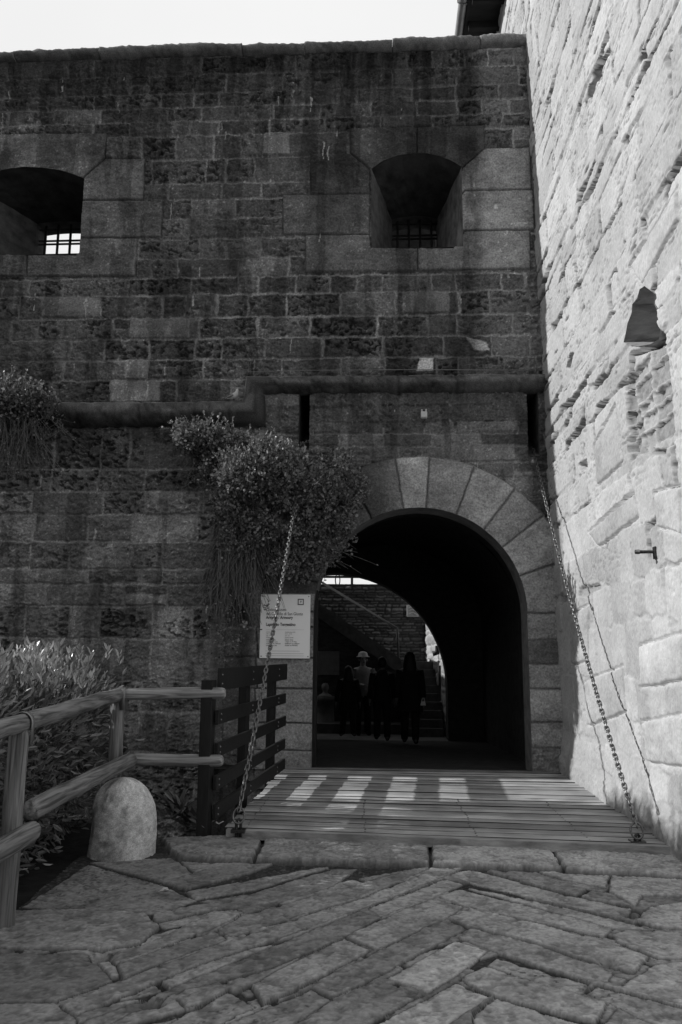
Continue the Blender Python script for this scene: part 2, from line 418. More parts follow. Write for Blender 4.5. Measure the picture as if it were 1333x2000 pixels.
for i in range(len(zl) - 1):
    xi = ACX - ARI
    f.stone([(W(505, 1300)[0], zl[i + 1]), (xi + .03, zl[i + 1]), (xi + .03, zl[i]), (W(500, 1300)[0], zl[i])], .06 + R.uniform(-.006, .008), .25, rough=.009,
            edge=.012, joint=.006, warp=.006, pillow=.004, pid=pid, mort=.12, mh=.02, tex=.3)
    names[pid] = 'jamb_stone'; pid += 1
U, V = f.U, f.V
# weathering crust: dark streaks and patches of lichen, water runs
st = fbm(U * 1.3, V * .55, 40, 4); st2 = fbm(U * 5.5, V * .9, 41, 4); sp = fbm(U * 30, V * 30, 42, 2)
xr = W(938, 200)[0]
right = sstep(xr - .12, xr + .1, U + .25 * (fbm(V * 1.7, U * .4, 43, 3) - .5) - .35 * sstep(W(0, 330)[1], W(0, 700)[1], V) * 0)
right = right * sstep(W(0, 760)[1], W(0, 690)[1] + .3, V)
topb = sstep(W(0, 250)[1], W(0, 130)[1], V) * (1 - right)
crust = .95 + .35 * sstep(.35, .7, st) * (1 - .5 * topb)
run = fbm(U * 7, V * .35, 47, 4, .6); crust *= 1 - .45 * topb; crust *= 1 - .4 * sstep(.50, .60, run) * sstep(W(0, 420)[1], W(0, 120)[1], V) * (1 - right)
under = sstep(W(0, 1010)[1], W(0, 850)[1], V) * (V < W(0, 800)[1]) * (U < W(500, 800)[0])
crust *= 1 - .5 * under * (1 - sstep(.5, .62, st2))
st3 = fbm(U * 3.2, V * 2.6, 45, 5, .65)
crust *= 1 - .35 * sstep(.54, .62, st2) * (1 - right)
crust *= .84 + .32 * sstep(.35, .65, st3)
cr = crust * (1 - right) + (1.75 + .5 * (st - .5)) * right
# rain stain round the right window
sw = np.exp(-(((U - W(820, 400)[0]) / .95) ** 2 + ((V - W(820, 300)[1]) / .85) ** 2) * 1.0)
cr = cr * (1 - .45 * sw)
A = f.A
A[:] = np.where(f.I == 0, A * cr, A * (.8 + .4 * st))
wht = (sp > .80) & (st > .46); A[:] = np.where(wht & (f.I == 0), A * 1.9, A)
# white lime runs in some upright joints
for _ in range(70):
    a, b = R.uniform(WX0, 2.2), R.uniform(1, 10.5); L = R.uniform(.08, .3)
    c = f.win(a - .05, a + .05, b - L, b)
    w = np.abs(f.U[c] - a - .05 * (fbm(f.V[c] * 7, f.V[c] * 0 + a, 33, 3) - .5)) < R.uniform(.003, .012) * vn(f.V[c] * 14, f.V[c] * 0 + a, 34) * 1.6
    f.A[c] = np.where(w & (f.I[c] == 0), .45, f.A[c])
# dark crust over left voussoirs
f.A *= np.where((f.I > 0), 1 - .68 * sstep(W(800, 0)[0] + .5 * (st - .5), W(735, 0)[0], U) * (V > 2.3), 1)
# pale round mark
mk = (U - W(968, 408)[0]) ** 2 + (V - W(968, 408)[1]) ** 2 < .035 ** 2; f.A[mk] = .7
# chase left of the gateway: the left wall ends in a square corner, the pier lies behind it
zc = W(412, 930)[1]
inch = sstep(LEFTX, LEFTX + .025, U) * (1 - sstep(W(455, 1300)[0], W(500, 1300)[0], U)) * (V < zc) * (f.I == 0)
f.H = f.H - .42 * inch
f.H = np.where((U < LEFTX + .012) & (V < W(0, 840)[1]), f.H + .05, f.H)
# ---- holes
def seg_hole(xa, xb, za, zs, rise):
    """box with a segmental top: distance >0 outside"""
    xm = (xa + xb) / 2; hw = (xb - xa) / 2; Rr = (hw * hw + rise * rise) / (2 * rise); cz = zs + rise - Rr
    dx = np.abs(U - xm) - hw; dz = za - V
    dt = np.where(V > zs - .2, np.hypot(U - xm, V - cz) - Rr, -9)
    return np.maximum(np.maximum(dx, dz), dt)
w2 = (W(726, 400)[0], W(903, 400)[0], W(815, 486)[1], W(726, 333)[1], W(815, 303)[1] - W(726, 333)[1])
w1 = (W(-65, 400)[0], W(164, 400)[0], W(60, 500)[1], W(164, 352)[1], W(60, 330)[1] - W(164, 352)[1])
s1 = (W(585, 800)[0], W(606, 800)[0], W(595, 882)[1], W(595, 762)[1])
s2 = (W(1029, 800)[0], W(1051, 800)[0], W(1040, 892)[1], W(1040, 762)[1])
holes = [seg_hole(*w2), seg_hole(*w1)]
for s_ in (s1, s2):
    holes.append(np.maximum(np.maximum(s_[0] - U, U - s_[1]), np.maximum(s_[2] - V, V - s_[3])))
arch = np.where(V > ACZ, np.hypot(U - ACX, V - ACZ) - ARI, np.abs(U - ACX) - ARI)
holes.append(arch)
ztl = ztop + .0 * U
holes.append(ztop + .06 - V)
D = holes[0]
for h_ in holes[1:]: D = np.minimum(D, h_) if False else np.where(h_ < D, h_, D)
f.D = D
# splayed cheeks of the right window: blocks recede towards the opening at the lower right
parts = f.build(lambda u, v, h: (u, YW - h, v), names, M_wall, gate)
print('wall verts', sum(len(o.data.vertices) for o in parts))

# reveals
def ring(name, front, yf, back, yb, mat, parent, nseg=6, close=True, jit=.01):
    n = len(front); V = []; F = []
    for k in range(nseg + 1):
        t = k / nseg
        for (a, b) in zip(front, back):
            j = jit if 0 < k < nseg else 0
            V.append((a[0] + (b[0] - a[0]) * t + R.uniform(-j, j), yf + (yb - yf) * t, a[1] + (b[1] - a[1]) * t + R.uniform(-j, j)))
    m = n if close else n - 1
    for k in range(nseg):
        for i in range(m):
            F.append((k * n + i, k * n + (i + 1) % n, (k + 1) * n + (i + 1) % n, (k + 1) * n + i))
    return mesh_py(name, V, F, mat, parent, smooth=False)
def seg_loop(xa, xb, za, zs, rise, n=14):
    xm = (xa + xb) / 2; hw = (xb - xa) / 2; Rr = (hw * hw + rise * rise) / (2 * rise); cz = zs + rise - Rr
    a0 = math.asin(min(1, hw / Rr)); L = [(xa, za), (xa, (za + zs) / 2)]
    for i in range(n + 1):
        a = -a0 + 2 * a0 * i / n; L.append((xm + Rr * math.sin(a), cz + Rr * math.cos(a)))
    L += [(xb, (za + zs) / 2), (xb, za), (xb - hw * .66, za), (xm, za), (xa + hw * .66, za)]
    return L
YI = YW + 1.15; YO = YW + 1.55
i2 = (W(766, 450, YI)[0], W(855, 450, YI)[0], w2[2] - .0, W(810, 428, YI)[1], .06)
i1 = (W(70, 470, YI)[0], W(168, 470, YI)[0], w1[2], W(110, 436, YI)[1], .035)
for nm, w_, i_ in (('right', w2, i2), ('left', w1, i1)):
    fr = seg_loop(*w_); bk = seg_loop(*i_)
    rv = ring('window_reveal', fr, YW - .045, bk, YI, M_soot, gate, 8)
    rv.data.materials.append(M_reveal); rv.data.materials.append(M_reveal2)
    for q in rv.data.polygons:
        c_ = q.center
        if c_.z < w_[3] - .0 * c_.y and abs(q.normal.x) > .6: q.material_index = 2 if (c_.x > (w_[0] + w_[1]) / 2) else 1  # right cheeks paler, left darker: fall of light put into the colour
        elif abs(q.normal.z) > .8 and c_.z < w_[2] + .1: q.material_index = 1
    # the stone frame with the small rectangular light, then the wall's own thickness
    ring('window_frame', bk, YI - .002, bk, YO, M_reveal, gate, 2, jit=0)
    gr = []
    nb = 4
    for k in range(nb):
        x = i_[0] + (i_[1] - i_[0]) * (k + .5) / nb
        gr.append(tube([(x, YI + .12, i_[2] - .02), (x + .003, YI + .12, (i_[2] + i_[3]) / 2), (x, YI + .12, i_[3] + .05)], .022, 6))
    zlo = W(110 if nm == 'left' else 810, 497 if nm == 'left' else 487, YI)[1]; zhi = i_[3] + i_[4]
    for zz in (.10, .42, .52, .86):
        z = zlo + (zhi - zlo) * zz
        gr.append(tube([(i_[0] - .02, YI + .12, z), (i_[1] + .02, YI + .12, z + .004)], .018, 6))
    Vg, Fg = join_np(gr); mesh_py('window_grille', Vg, Fg, M_iron, gate)
# chain slots
for s_ in (s1, s2):
    lp = [(s_[0], s_[2]), (s_[0], s_[3]), (s_[1], s_[3]), (s_[1], s_[2])]
    bk = [(s_[0], s_[2] + .5), (s_[0], s_[3]), (s_[1], s_[3]), (s_[1], s_[2] + .5)]
    ring('chain_slot', lp, YW - .04, bk, YW + .9, M_reveal, gate, 4, jit=.006)
# arch soffit
lp = [(ACX + ARI, -.3), (ACX + ARI, ACZ / 2)] + [(ACX + ARI * math.cos(rad(a)), ACZ + ARI * math.sin(rad(a))) for a in range(0, 181, 6)] + [(ACX - ARI, ACZ / 2), (ACX - ARI, -.3)]
ring('arch_soffit', lp, YW - .06, lp, YW + .42, M_soff, gate, 5, close=False, jit=.004)
lp2 = [(ACX + (x - ACX) * 1.10, z if z < ACZ else ACZ + (z - ACZ) * 1.1) for x, z in lp]
ring('arch_step', lp, YW + .42, lp2, YW + .43, M_dark, gate, 1, close=False, jit=0)
# solid core behind the relief (front slab pieces around the openings)
def core(x0, x1, z0, z1, y0=YW + .5, y1=YO):
    add_box(cb_, x0, x1, y0, y1, z0, z1)
cb_ = bmesh.new()
zt = ztop + .02
core(WX0 - 14, w1[0] - .15, 4.6, zt); core(w1[0] - .15, i1[0] - .01, 4.6, zt, YI); core(WX0 - 14, i1[1] + .01, -1.4, 4.598); core(i1[0] - .01, i1[1] + .01, i1[3] + .12, zt, YI + .001); core(i1[0] - .01, i1[1] + .01, 4.6, i1[2] - .003, YI)
core(i1[1] + .01, i2[0] - .01, 4.6, zt, YI); core(i2[0] - .01, i2[1] + .01, i2[3] + .08, zt, YI); core(i2[0] - .01, i2[1] + .01, 4.6, i2[2] - .003, YI)
core(i2[1] + .01, 2.9, 4.6, zt, YI); core(i1[1] + .012, ACX - ARI * 1.12, -1.4, 4.58); core(ACX + ARI * 1.12, 3.2, -1, 4.58); core(ACX - ARI * 1.12, ACX + ARI * 1.12, ACZ + ARI * 1.1 + .02, 4.58)
from_bm('wall_core', cb_, M_dark, gate)
# plain wall going on beyond the left edge of the picture
box('masonry', WX0 - 14, WX0 + .02, YW - .02, YW + .49, -1, zt, M_reveal, gate)
# coping
def field_strip(name, x0, x1, prof, mat, parent, alb, seed, amp=.012, n=.02):
    """moulding along X: prof = [(dy, dz)] outward; wavy and chipped"""
    xs = np.arange(x0, x1 + 1e-6, n); k = len(prof)
    Vv = []; Al = []
    for x in xs:
        for j, (dy, dz) in enumerate(prof):
            Vv.append((x, dy, dz))
    Vv = np.array(Vv); S = np.tile(np.arange(k) * .09, len(xs))
    nn = fbm(Vv[:, 0] * 3, S * 3, seed, 4, .6) - .5; n2 = fbm(Vv[:, 0] * 16, S * 22, seed + 1, 3) - .5
    c = np.array(prof).mean(0); d = Vv[:, 1:] - c; d = d / (np.linalg.norm(d, axis=1, keepdims=True) + 1e-6)
    Vv[:, 1:] += d * (nn * amp * 3 + n2 * amp * 1.6)[:, None]
    Al = alb * (.6 + 1.6 * np.clip(nn + .3, 0, 1) + 1.0 * n2)
    F = []
    for i in range(len(xs) - 1):
        for j in range(k - 1): F.append((i*k+j, (i+1)*k+j, (i+1)*k+j+1, i*k+j+1))
    return Vv, np.array(F), Al
cop = [(W(-70, 112)[0], W(32, 112)[0]), (W(34, 112)[0], W(198, 100)[0]), (W(200, 100)[0], W(474, 100)[0]), (W(476, 96)[0], W(595, 95)[0]), (W(597, 90)[0], W(765, 90)[0]), (W(767, 85)[0], W(935, 83)[0]), (W(937, 80)[0], W(1029, 78)[0])]
for i, (a, b) in enumerate(cop):
    if i < 6: b = cop[i + 1][0] + .004
    zb = ztop - .02 + R.uniform(-.015, .015); hgt = (.13, .14, .17, .14, .16, .17, .19)[i] * .9
    prof = [(YW + 1.5, zb + hgt * .9), (YW + .6, zb + hgt), (YW + .02, zb + hgt), (YW - .07, zb + hgt * .97), (YW - .13, zb + hgt * .8), (YW - .15, zb + hgt * .5), (YW - .14, zb + hgt * .2), (YW - .10, zb + .0), (YW - .02, zb - .015), (YW + .05, zb - .02)]
    vv, ff, al = field_strip('coping_stone', a, b, prof, None, None, .13 if i < 6 else .24, 60 + i * 3, .022)
    # close the ends
    k = len(prof); nx = len(vv) // k
    o = mesh_np('coping_stone', vv, ff, M_cord, gate, alb=al)
    bm = bmesh.new(); bm.from_mesh(o.data); bm.verts.ensure_lookup_table()
    bm.faces.new([bm.verts[j] for j in range(k)]); bm.faces.new([bm.verts[(nx - 1) * k + j] for j in range(k - 1, -1, -1)]); bm.to_mesh(o.data); bm.free()
# roll moulding that steps up over the gateway
r1 = (W(200, 788)[1] - W(200, 837)[1]) / 2; r2 = (W(800, 735)[1] - W(800, 771)[1]) / 2
za = W(200, 812)[1]; za_roll_top = za + r1 - .012; zb = W(800, 752)[1]; xv = W(498, 780)[0]
path = [(WX0, za, r1)]
x = WX0
while x < xv - r1 * 1.2: path.append((x, za, r1)); x += .03
crn = [(xv - r1, za, r1), (xv, za + .0, r1 * 1.12)]
z = za
Vv = []; Al = []; F = []; K = 13
def sect(cx, cz, nx, nz, r, sc=1.0):
    out = []
    for j in range(K):
        w = math.pi * j / (K - 1)
        out.append((cx + nx * math.cos(w) * r * sc, YW + .03 - math.sin(w) * (r * 1.35 + .05), cz + nz * math.cos(w) * r * sc))
    return out
secs = []
x = WX0
while x < xv - r1: secs.append(sect(x, za, 0, 1, r1)); x += .025
secs.append(sect(xv, za, -math.sqrt(.5), math.sqrt(.5), r1, 1.414))
z = za + r1 + .03
zz_end = zb - r2
while z < zz_end: secs.append(sect(xv, z, -1, 0, r1 + (r2 - r1) * min(1, (z - za) / (zb - za)))); z += .025
secs.append(sect(xv, zb, -math.sqrt(.5), math.sqrt(.5), r2, 1.414))
x = xv + r2 + .02
while x < 2.75: secs.append(sect(x, zb, 0, 1, r2)); x += .025
Vv = np.array(secs); ns = len(secs)
s_ax = np.arange(ns)[:, None] * .025 + np.zeros((1, K)); k_ax = np.zeros((ns, 1)) + np.arange(K)[None] * .05
nn = fbm(s_ax * 4, k_ax * 6, 90, 4, .6) - .5; n2 = fbm(s_ax * 22, k_ax * 22, 91, 3) - .5
Vv[..., 1] -= nn * .08 + n2 * .03
jn = (np.abs(((s_ax * 1.0 + .3 * np.sin(s_ax * 1.7)) % 1.15) - .6) < .026); Vv[..., 1] += jn * .045
ch_ = sstep(.60, .68, fbm(s_ax * 5, k_ax * 9, 93, 3)); Vv[..., 1] += ch_ * .03
Al = (.07 + .2 * np.clip(nn + .12, 0, 1) + .12 * n2) * (1 + 1.0 * (k_ax < .12)) * (1 - .45 * (k_ax > .33)) + (s_ax > 7.6) * .04  # lichen-pale top; darker underside is shade painted into the albedo
idx = np.arange(ns * K).reshape(ns, K)
Q = np.stack([idx[:-1, :-1], idx[1:, :-1], idx[1:, 1:], idx[:-1, 1:]], -1).reshape(-1, 4)
mesh_np('roll_moulding', Vv.reshape(-1, 3), Q, M_cord, gate, alb=np.clip(Al, .01, .6).ravel())
# thin wire clipped along the moulding
mesh_py('cable', *tube([(W(487, 738)[0], YW - .07, W(487, 700)[1]), (W(487, 738)[0], YW - .09, W(487, 733)[1] + .02), (W(600, 730)[0], YW - .17, W(600, 731)[1]), (W(820, 730)[0], YW - .17, W(820, 731)[1] + .01), (W(1060, 733)[0], YW - .17, W(1060, 731)[1])], .005, 5), M_gut, gate)
# iron edge of the gate leaf, on the left of the opening
box('gate_post', ACX - ARI - .0, ACX - ARI + .055, YW + .0, YW + .10, -.02, ACZ + .3, M_black, gate, .006)

# ------------------------------------------------------------------ the tower on the right
tower = empty('tower', (2.42, 7, 0), label='sunlit pale rubble stone tower with dark eaves on the right of the gate', cat='tower')
ft = Field(4.6, 13.6, -.5, 13.1, .014, 0.0, .34)
og = fbm(ft.U * 1.6, ft.V * 2.4, 301, 3, .6); og2 = fbm(ft.U * 5, ft.V * 9, 302, 3, .6)
openj = sstep(.47, .58, og * .6 + og2 * .4) * sstep(1.6, 3.0, ft.V)      # where the mortar has washed out of the beds
ft.H = .020 - .085 * openj + .012 * ft.rough + .006 * ft.fine; ft.A = .36 - .20 * openj + .06 * ft.fine
rr = random.Random(21)
z = -.5
while z < 13.1:
    lowp = z < 2.6
    hc = rr.uniform(.3, .55) if lowp else rr.choice((.18, .28, .36, .44, .52, .12))
    y = 4.4 - rr.uniform(0, .5)
    while y < 13.6:
        w = rr.uniform(.3, .9) if lowp else rr.choice((.3, .5, .8, 1.0, 1.3, 1.7))
        a = z + rr.uniform(-.05, .05); b = z + hc + rr.uniform(-.05, .05)
        g0 = rr.uniform(0, .010) if lowp else rr.choice((0, .005, .012, .02, .03)); g1 = rr.uniform(0, .010) if lowp else rr.choice((0, .005, .012, .02)); q = rr.uniform(-.03, .03)
        gv = 0.003 if lowp else rr.uniform(.004, .016)
        P = [(y + gv, a + g0 + rr.uniform(0, .04)), (y + w * .3, a + g0 * .5), (y + w * .6, a - rr.uniform(0, .015)), (y + w - gv, a + g0 + rr.uniform(0, .04) + q), (y + w - gv - rr.uniform(0, .03), (a + b) / 2), (y + w - rr.uniform(.0, .06), b - g1 - rr.uniform(0, .04) + q), (y + w * .45, b - g1 * .5), (y + rr.uniform(0, .05), b - g1 - rr.uniform(0, .04))]
        ft.stone(P, rr.uniform(.02, .05) * (.5 if lowp else 1) + (.012 if lowp else 0), .39 * rr.choice((.88, .95, 1, 1.0, 1.05, 1.12)) * (.92 if lowp else 1), rough=rr.uniform(.0015, .005), pit=0,
                 edge=rr.uniform(.005, .010), joint=rr.uniform(.002, .006), warp=.05, pillow=.003, tilt=(rr.uniform(-.015, .015), rr.uniform(.0, .05) if not lowp else .01), tex=.16, fk=.7)
        y += w
    z += hc
U, V = ft.U, ft.V
# open, washed-out joints: long ledges following the beds
ln = fbm(U * 1.1 + 3, V * 6.5 + 1.5 * fbm(U * .9, V * .7, 71, 2), 70, 4, .55)
gapm = np.exp(-((ln - .5) / .0085) ** 2) * sstep(.52, .60, fbm(U * 1.6, V * 1.9, 72, 2)) * sstep(1.8, 3.2, V)
ft.H -= .035 * gapm; ft.A *= 1 - .5 * gapm
ln2 = fbm(U * 2.3 + 9, V * 15, 73, 3, .6)
gap2 = np.exp(-((ln2 - .5) / .012) ** 2) * sstep(.52, .64, fbm(U * 2.5, V * 2.5, 74, 2)) * sstep(1.5, 3, V)
ft.H -= .016 * gap2; ft.A *= 1 - .35 * gap2
ln3 = fbm(U * 1.7 + 29, V * 8 + fbm(U, V, 84, 2), 83, 3, .6)
gap3 = np.exp(-((ln3 - .5) / .010) ** 2) * sstep(.50, .60, fbm(U * 2.1, V * 2.3, 85, 2)) * sstep(2.5, 4, V)
ft.H -= .025 * gap3; ft.A *= 1 - .4 * gap3
ft.H += .003 * (fbm(U * 4, V * 30, 75, 3) - .5) * sstep(1.5, 4, V) * 2
pk = fbm(U * 28, V * 34, 76, 2); ft.H -= .010 * sstep(.72, .8, pk) * sstep(.45, .6, fbm(U * 2, V * 2, 77, 2))
ft.A *= .93 + .14 * fbm(U * .8, V * .5, 78, 3)
# smeared mortar and splayed rough footing at the base
base = sstep(.55, -.05, V + .15 * (fbm(U * 3, V * 0, 79, 3) - .5)); ft.H += .08 * base * (.9 + .7 * (fbm(U * 9, V * 11, 80, 4, .6) - .4)); ft.A *= 1 - .25 * base * fbm(U * 6, V * 6, 81, 3)
def tpos(L): return [T(a, b, 2.36) for a, b in L]
# built-up blind opening below the niche: small dark bricks
bp = tpos([(1238, 690), (1295, 672), (1312, 700), (1318, 840), (1310, 885), (1236, 880)])
ft.stone(bp, -.005, .34, rough=.02, edge=.03, joint=.01, warp=.02, mort=.16, mh=-.09)
ys_ = [p[0] for p in bp]; y0_, y1_ = min(ys_), max(ys_)
zb0 = T(1270, 880)[1]; zb1 = T(1270, 690)[1]; z = zb0
while z < zb1 - .05:
    y = y0_; hh = rr.uniform(.12, .24)
    while y < y1_:
        w = rr.uniform(.22, .6); ft.stone([(y, z), (min(y + w, y1_), z), (min(y + w, y1_), z + hh), (y, z + hh)], rr.uniform(-.055, -.04), .27 * rr.uniform(.75, 1.15), rough=.02, edge=.02, joint=.006, warp=.07); y += w
    z += hh
# slab-like dressed stones seen in the photo
for L, a in (([(1240,520),(1333,365),(1333,430),(1262,560)], .6), ([(1280,960),(1333,950),(1333,1045),(1285,1030)], .62), ([(1165,870),(1210,790),(1225,900),(1170,950)], .5), ([(1150,1040),(1245,960),(1250,1010),(1170,1070)], .5),
             ([(1247,1260),(1333,1235),(1333,1330),(1250,1345)], .6), ([(1140,1330),(1215,1300),(1222,1390),(1145,1420)], .52), ([(1250,1410),(1333,1395),(1333,1500),(1262,1490)], .6), ([(1112,1200),(1150,1180),(1150,1290),(1115,1300)], .5)):
    ft.stone(tpos(L), .040, a * .68, rough=.006, edge=.02, joint=.008, warp=.03, mort=.42, mh=-.0)
# small putlog recesses (pixel outline on the wall face) and the niche
def pit_(L, dep, alb=None, warp=.03):
    P = tpos(L); c = ft.win(min(p[0] for p in P) - .1, max(p[0] for p in P) + .1, min(p[1] for p in P) - .1, max(p[1] for p in P) + .1)
    keep = ft.H[c].copy(); ka = ft.A[c].copy()
    ft.stone(P, -dep, .45 if alb is None else alb, rough=.03, edge=.02, joint=.0, warp=warp, pillow=0)
niche = tpos([(1228, 668), (1233, 648), (1236, 632), (1245, 610), (1246, 594), (1256, 582), (1261, 564), (1272, 558), (1283, 568), (1291, 574), (1288, 592), (1297, 610), (1295, 630), (1301, 645), (1298, 662), (1280, 672), (1258, 676), (1240, 674)])
ft.poly_hole(niche)
for P_ in (niche,):
    for (u_, v_) in P_: pass
rev = [(a_, b_) for a_, b_ in niche]; Vn_ = []; Fn_ = []; nn_ = len(rev); cu = sum(a_ for a_, b_ in rev) / nn_; cv = sum(b_ for a_, b_ in rev) / nn_
for k in range(6):
    for (a_, b_) in rev:
        s_ = 1 - .03 * k; j_ = 0 if k == 0 else .02
        Vn_.append((tx(b_) - .045 + .085 * k, cu + (a_ - cu) * s_ + rr.uniform(-j_, j_), cv + (b_ - cv) * s_ + rr.uniform(-j_, j_)))
for k in range(5):
    for i in range(nn_): Fn_.append((k*nn_+i, k*nn_+(i+1) % nn_, (k+1)*nn_+(i+1) % nn_, (k+1)*nn_+i))
Fn_.append(tuple(5 * nn_ + i for i in range(nn_)))
mesh_py('niche', Vn_, Fn_, M_niche, tower, smooth=False)
pit_([(1114, 718), (1122, 686), (1129, 690), (1122, 720)], .2)
pit_([(1163, 190), (1172, 140), (1205, 85), (1200, 110), (1180, 160), (1170, 195)], .13)
pit_([(1133, 905), (1150, 895), (1152, 912), (1136, 925)], .1)
for _ in range(60):
    px, py = rr.uniform(1050, 1333), rr.uniform(10, 880)
    L = rr.uniform(10, 55); d = Vector((746 - px, 1275 - py)).normalized()
    q = Vector((px, py)); w = rr.uniform(1.2, 3.4); nrm = Vector((-d.y, d.x)) * w
    P = [q, q + d * L * .5 + nrm, q + d * L, q + d * L * .5 - nrm * .4]
    pit_([(p.x, p.y) for p in P], rr.uniform(.03, .07), .36, .02)
ft.build(lambda u, v, h: (tx(v) - h, u, v), {0: 'masonry'}, M_tower, tower, flip=True)
bm = bmesh.new()
add_box(bm, 2.95, 6.5, -3, 24, -.5, 13.2); from_bm('tower_core', bm, M_dark, tower)
box('masonry', 2.36, 3.2, -3, 4.62, -.5, 13.1, M_towerp, tower)
box('masonry', 2.26, 3.2, 13.58, 17, 6, 13.1, M_towerp, tower)
# eaves: dark boarded overhang with a half-round gutter along its edge
zE = 13.12; gx = (W(909, 70, 13.0)[0]) ; gx = 1.60
bm = bmesh.new(); add_box(bm, gx, 4.2, 3.0, 22, zE, zE + .06); add_box(bm, gx - .02, gx + .03, 3.0, 22, zE - .02, zE + .2)
for k in range(30): add_box(bm, gx + .05, 2.4, 3.2 + k * .62, 3.3 + k * .62, zE - .14, zE - .003)
from_bm('eaves', bm, M_roof, tower)
bm = bmesh.new(); v = [bm.verts.new(c) for c in ((gx - .08, 3, zE + .2), (6.6, 3, zE + 2.4), (6.6, 22, zE + 2.4), (gx - .08, 22, zE + .2))]; bm.faces.new(v)
from_bm('roof', bm, M_roof, tower)
Vg, Fg = tube([(gx - .09, 3 + k * .5, zE + .07) for k in range(39)], .085, 12); mesh_py('gutter', Vg, Fg, M_gut, tower)
V_, F_ = tube([(-.10, 0, .09), (-.10, 0, -.05), (0, 0, -.10), (.11, 0, -.05)], .014, 5); o = mesh_py('gutter_bracket', V_, F_, M_gut, None)
copies('gutter_bracket', o, [Matrix.Translation((gx - .09, 4 + k * 1.45, zE + .07)) for k in range(12)], tower)
# building behind the right window, standing in shade
box('rear_wall', -1.3, 2.3, 13.6, 13.9, 4.75, 10.6, M_reveal, tower)

# ------------------------------------------------------------------ gate passage and courtyard
psg = empty('gate_passage', (0, 12, 0), kind='structure')
YF = 17.0
FCX, FCZ = W(650, 1342, YF); FR = W(875, 1342, YF)[0] - FCX; 
def vault(name, x0, x1, zs, crown, y0, y1, mat):
    xm = (x0 + x1) / 2; hw = (x1 - x0) / 2
    L = [(x1, -.6), (x1, zs / 2)] + [(xm + hw * math.cos(rad(a)), zs + (crown - zs) * math.sin(rad(a))) for a in range(0, 181, 8)] + [(x0, zs / 2), (x0, -.6)]
    o = ring(name, L, y0, L, y1, mat, psg, 8, close=False, jit=.015); return o
PX0, PX1 = ACX - ARI * 1.1, ACX + ARI * 1.1
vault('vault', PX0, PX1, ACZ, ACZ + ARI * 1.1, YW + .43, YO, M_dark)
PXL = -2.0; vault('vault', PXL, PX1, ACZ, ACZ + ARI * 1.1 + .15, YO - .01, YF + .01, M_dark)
# end wall with the further arch
bm = bmesh.new()
out = []; inn = []
n = 40
for i in range(n + 1):
    a = math.pi * i / n
    inn.append((FCX + FR * math.cos(a), FCZ + FR * math.sin(a))); out.append((FCX + 6 * math.cos(a), FCZ + 5.5 * math.sin(a)))
inn = [(FCX + FR, -.6)] + inn; out = [(FCX + 6, -.6)] + out
for y in (YF, YF + .6):
    A_ = [bm.verts.new((x, y, z)) for x, z in inn]; B_ = [bm.verts.new((x, y, z)) for x, z in out]
    for i in range(len(inn) - 1): bm.faces.new((A_[i], B_[i], B_[i + 1], A_[i + 1]) if y == YF else (A_[i + 1], B_[i + 1], B_[i], A_[i]))
    if y == YF: A0 = A_
for i in range(len(inn) - 1): bm.faces.new((A0[i + 1], A0[i], A_[i], A_[i + 1]))
from_bm('end_arch', bm, M_dark, psg)
# solid mass over and beside the passage
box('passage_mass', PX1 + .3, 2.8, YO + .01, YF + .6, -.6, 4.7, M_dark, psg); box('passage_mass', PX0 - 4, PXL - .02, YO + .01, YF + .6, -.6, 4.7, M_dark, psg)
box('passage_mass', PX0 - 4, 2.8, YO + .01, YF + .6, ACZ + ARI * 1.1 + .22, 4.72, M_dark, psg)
bm = bmesh.new()
v = [bm.verts.new(c) for c in ((-3, YW - .1, -.03), (3, YW - .1, -.03), (3, 14, -.12), (3, YF, -.27), (3, 30, -.27), (-12, 30, -.27), (-12, YF + .6, -.27), (-3, YF, -.27), (-3, 14, -.12))]
bmf = [bm.faces.new((v[0], v[1], v[2], v[8])), bm.faces.new((v[8], v[2], v[3], v[7]))]; bm.faces.ensure_lookup_table(); bmf[0].material_index = bmf[1].material_index = 1; bm.faces.new((v[7], v[3], v[4], v[5], v[6]))
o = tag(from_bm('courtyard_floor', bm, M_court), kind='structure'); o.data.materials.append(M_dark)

M_cy = attr_mat('courtyard brickwork', 40, .4, .01, .3)
cyw = empty('courtyard_wall', (0, 20, -.27), label='dim rubble wall across the courtyard seen through the arch', cat='wall')
fc = Field(-3.2, 1.6, -.3, W(690, 1140, 20)[1], .022, 0, .06)
rr = random.Random(5); z = -.3
while z < 3.5:
    hc = rr.uniform(.05, .11); x = -3.3
    while x < 1.7:
        w = rr.uniform(.1, .35); fc.stone([(x, z), (x + w, z), (x + w, z + hc), (x, z + hc)], rr.uniform(.01, .045), .15 * rr.choice((.6, .8, 1, 1.3, 1.6)), rough=.02, edge=.03, joint=.01, warp=.04); x += w
    z += hc
fc.build(lambda u, v, h: (u, 20 - h, v), {0: 'masonry'}, M_cy, cyw)
box('wall_core', -9, 1.6, 20.05, 20.6, -.3, fc.v0 + fc.nv * fc.st - .02, M_dark, cyw)
zt_ = W(690, 1140, 20.2)[1]; zr_ = W(690, 1127, 20.2)[1]
rl = [tube([(-9, 20.2, zr_), (1.2, 20.2, zr_)], .03, 6)]
for x in (W(688, 1130, 20.2)[0], -2.6, .6): rl.append(tube([(x, 20.2, zt_ - .1), (x, 20.2, zr_)], .035, 6))
o = mesh_py('parapet_railing', *join_np(rl), M_black, None); tag(o, 'thin dark railing on top of the courtyard wall against bright sky', 'railing')
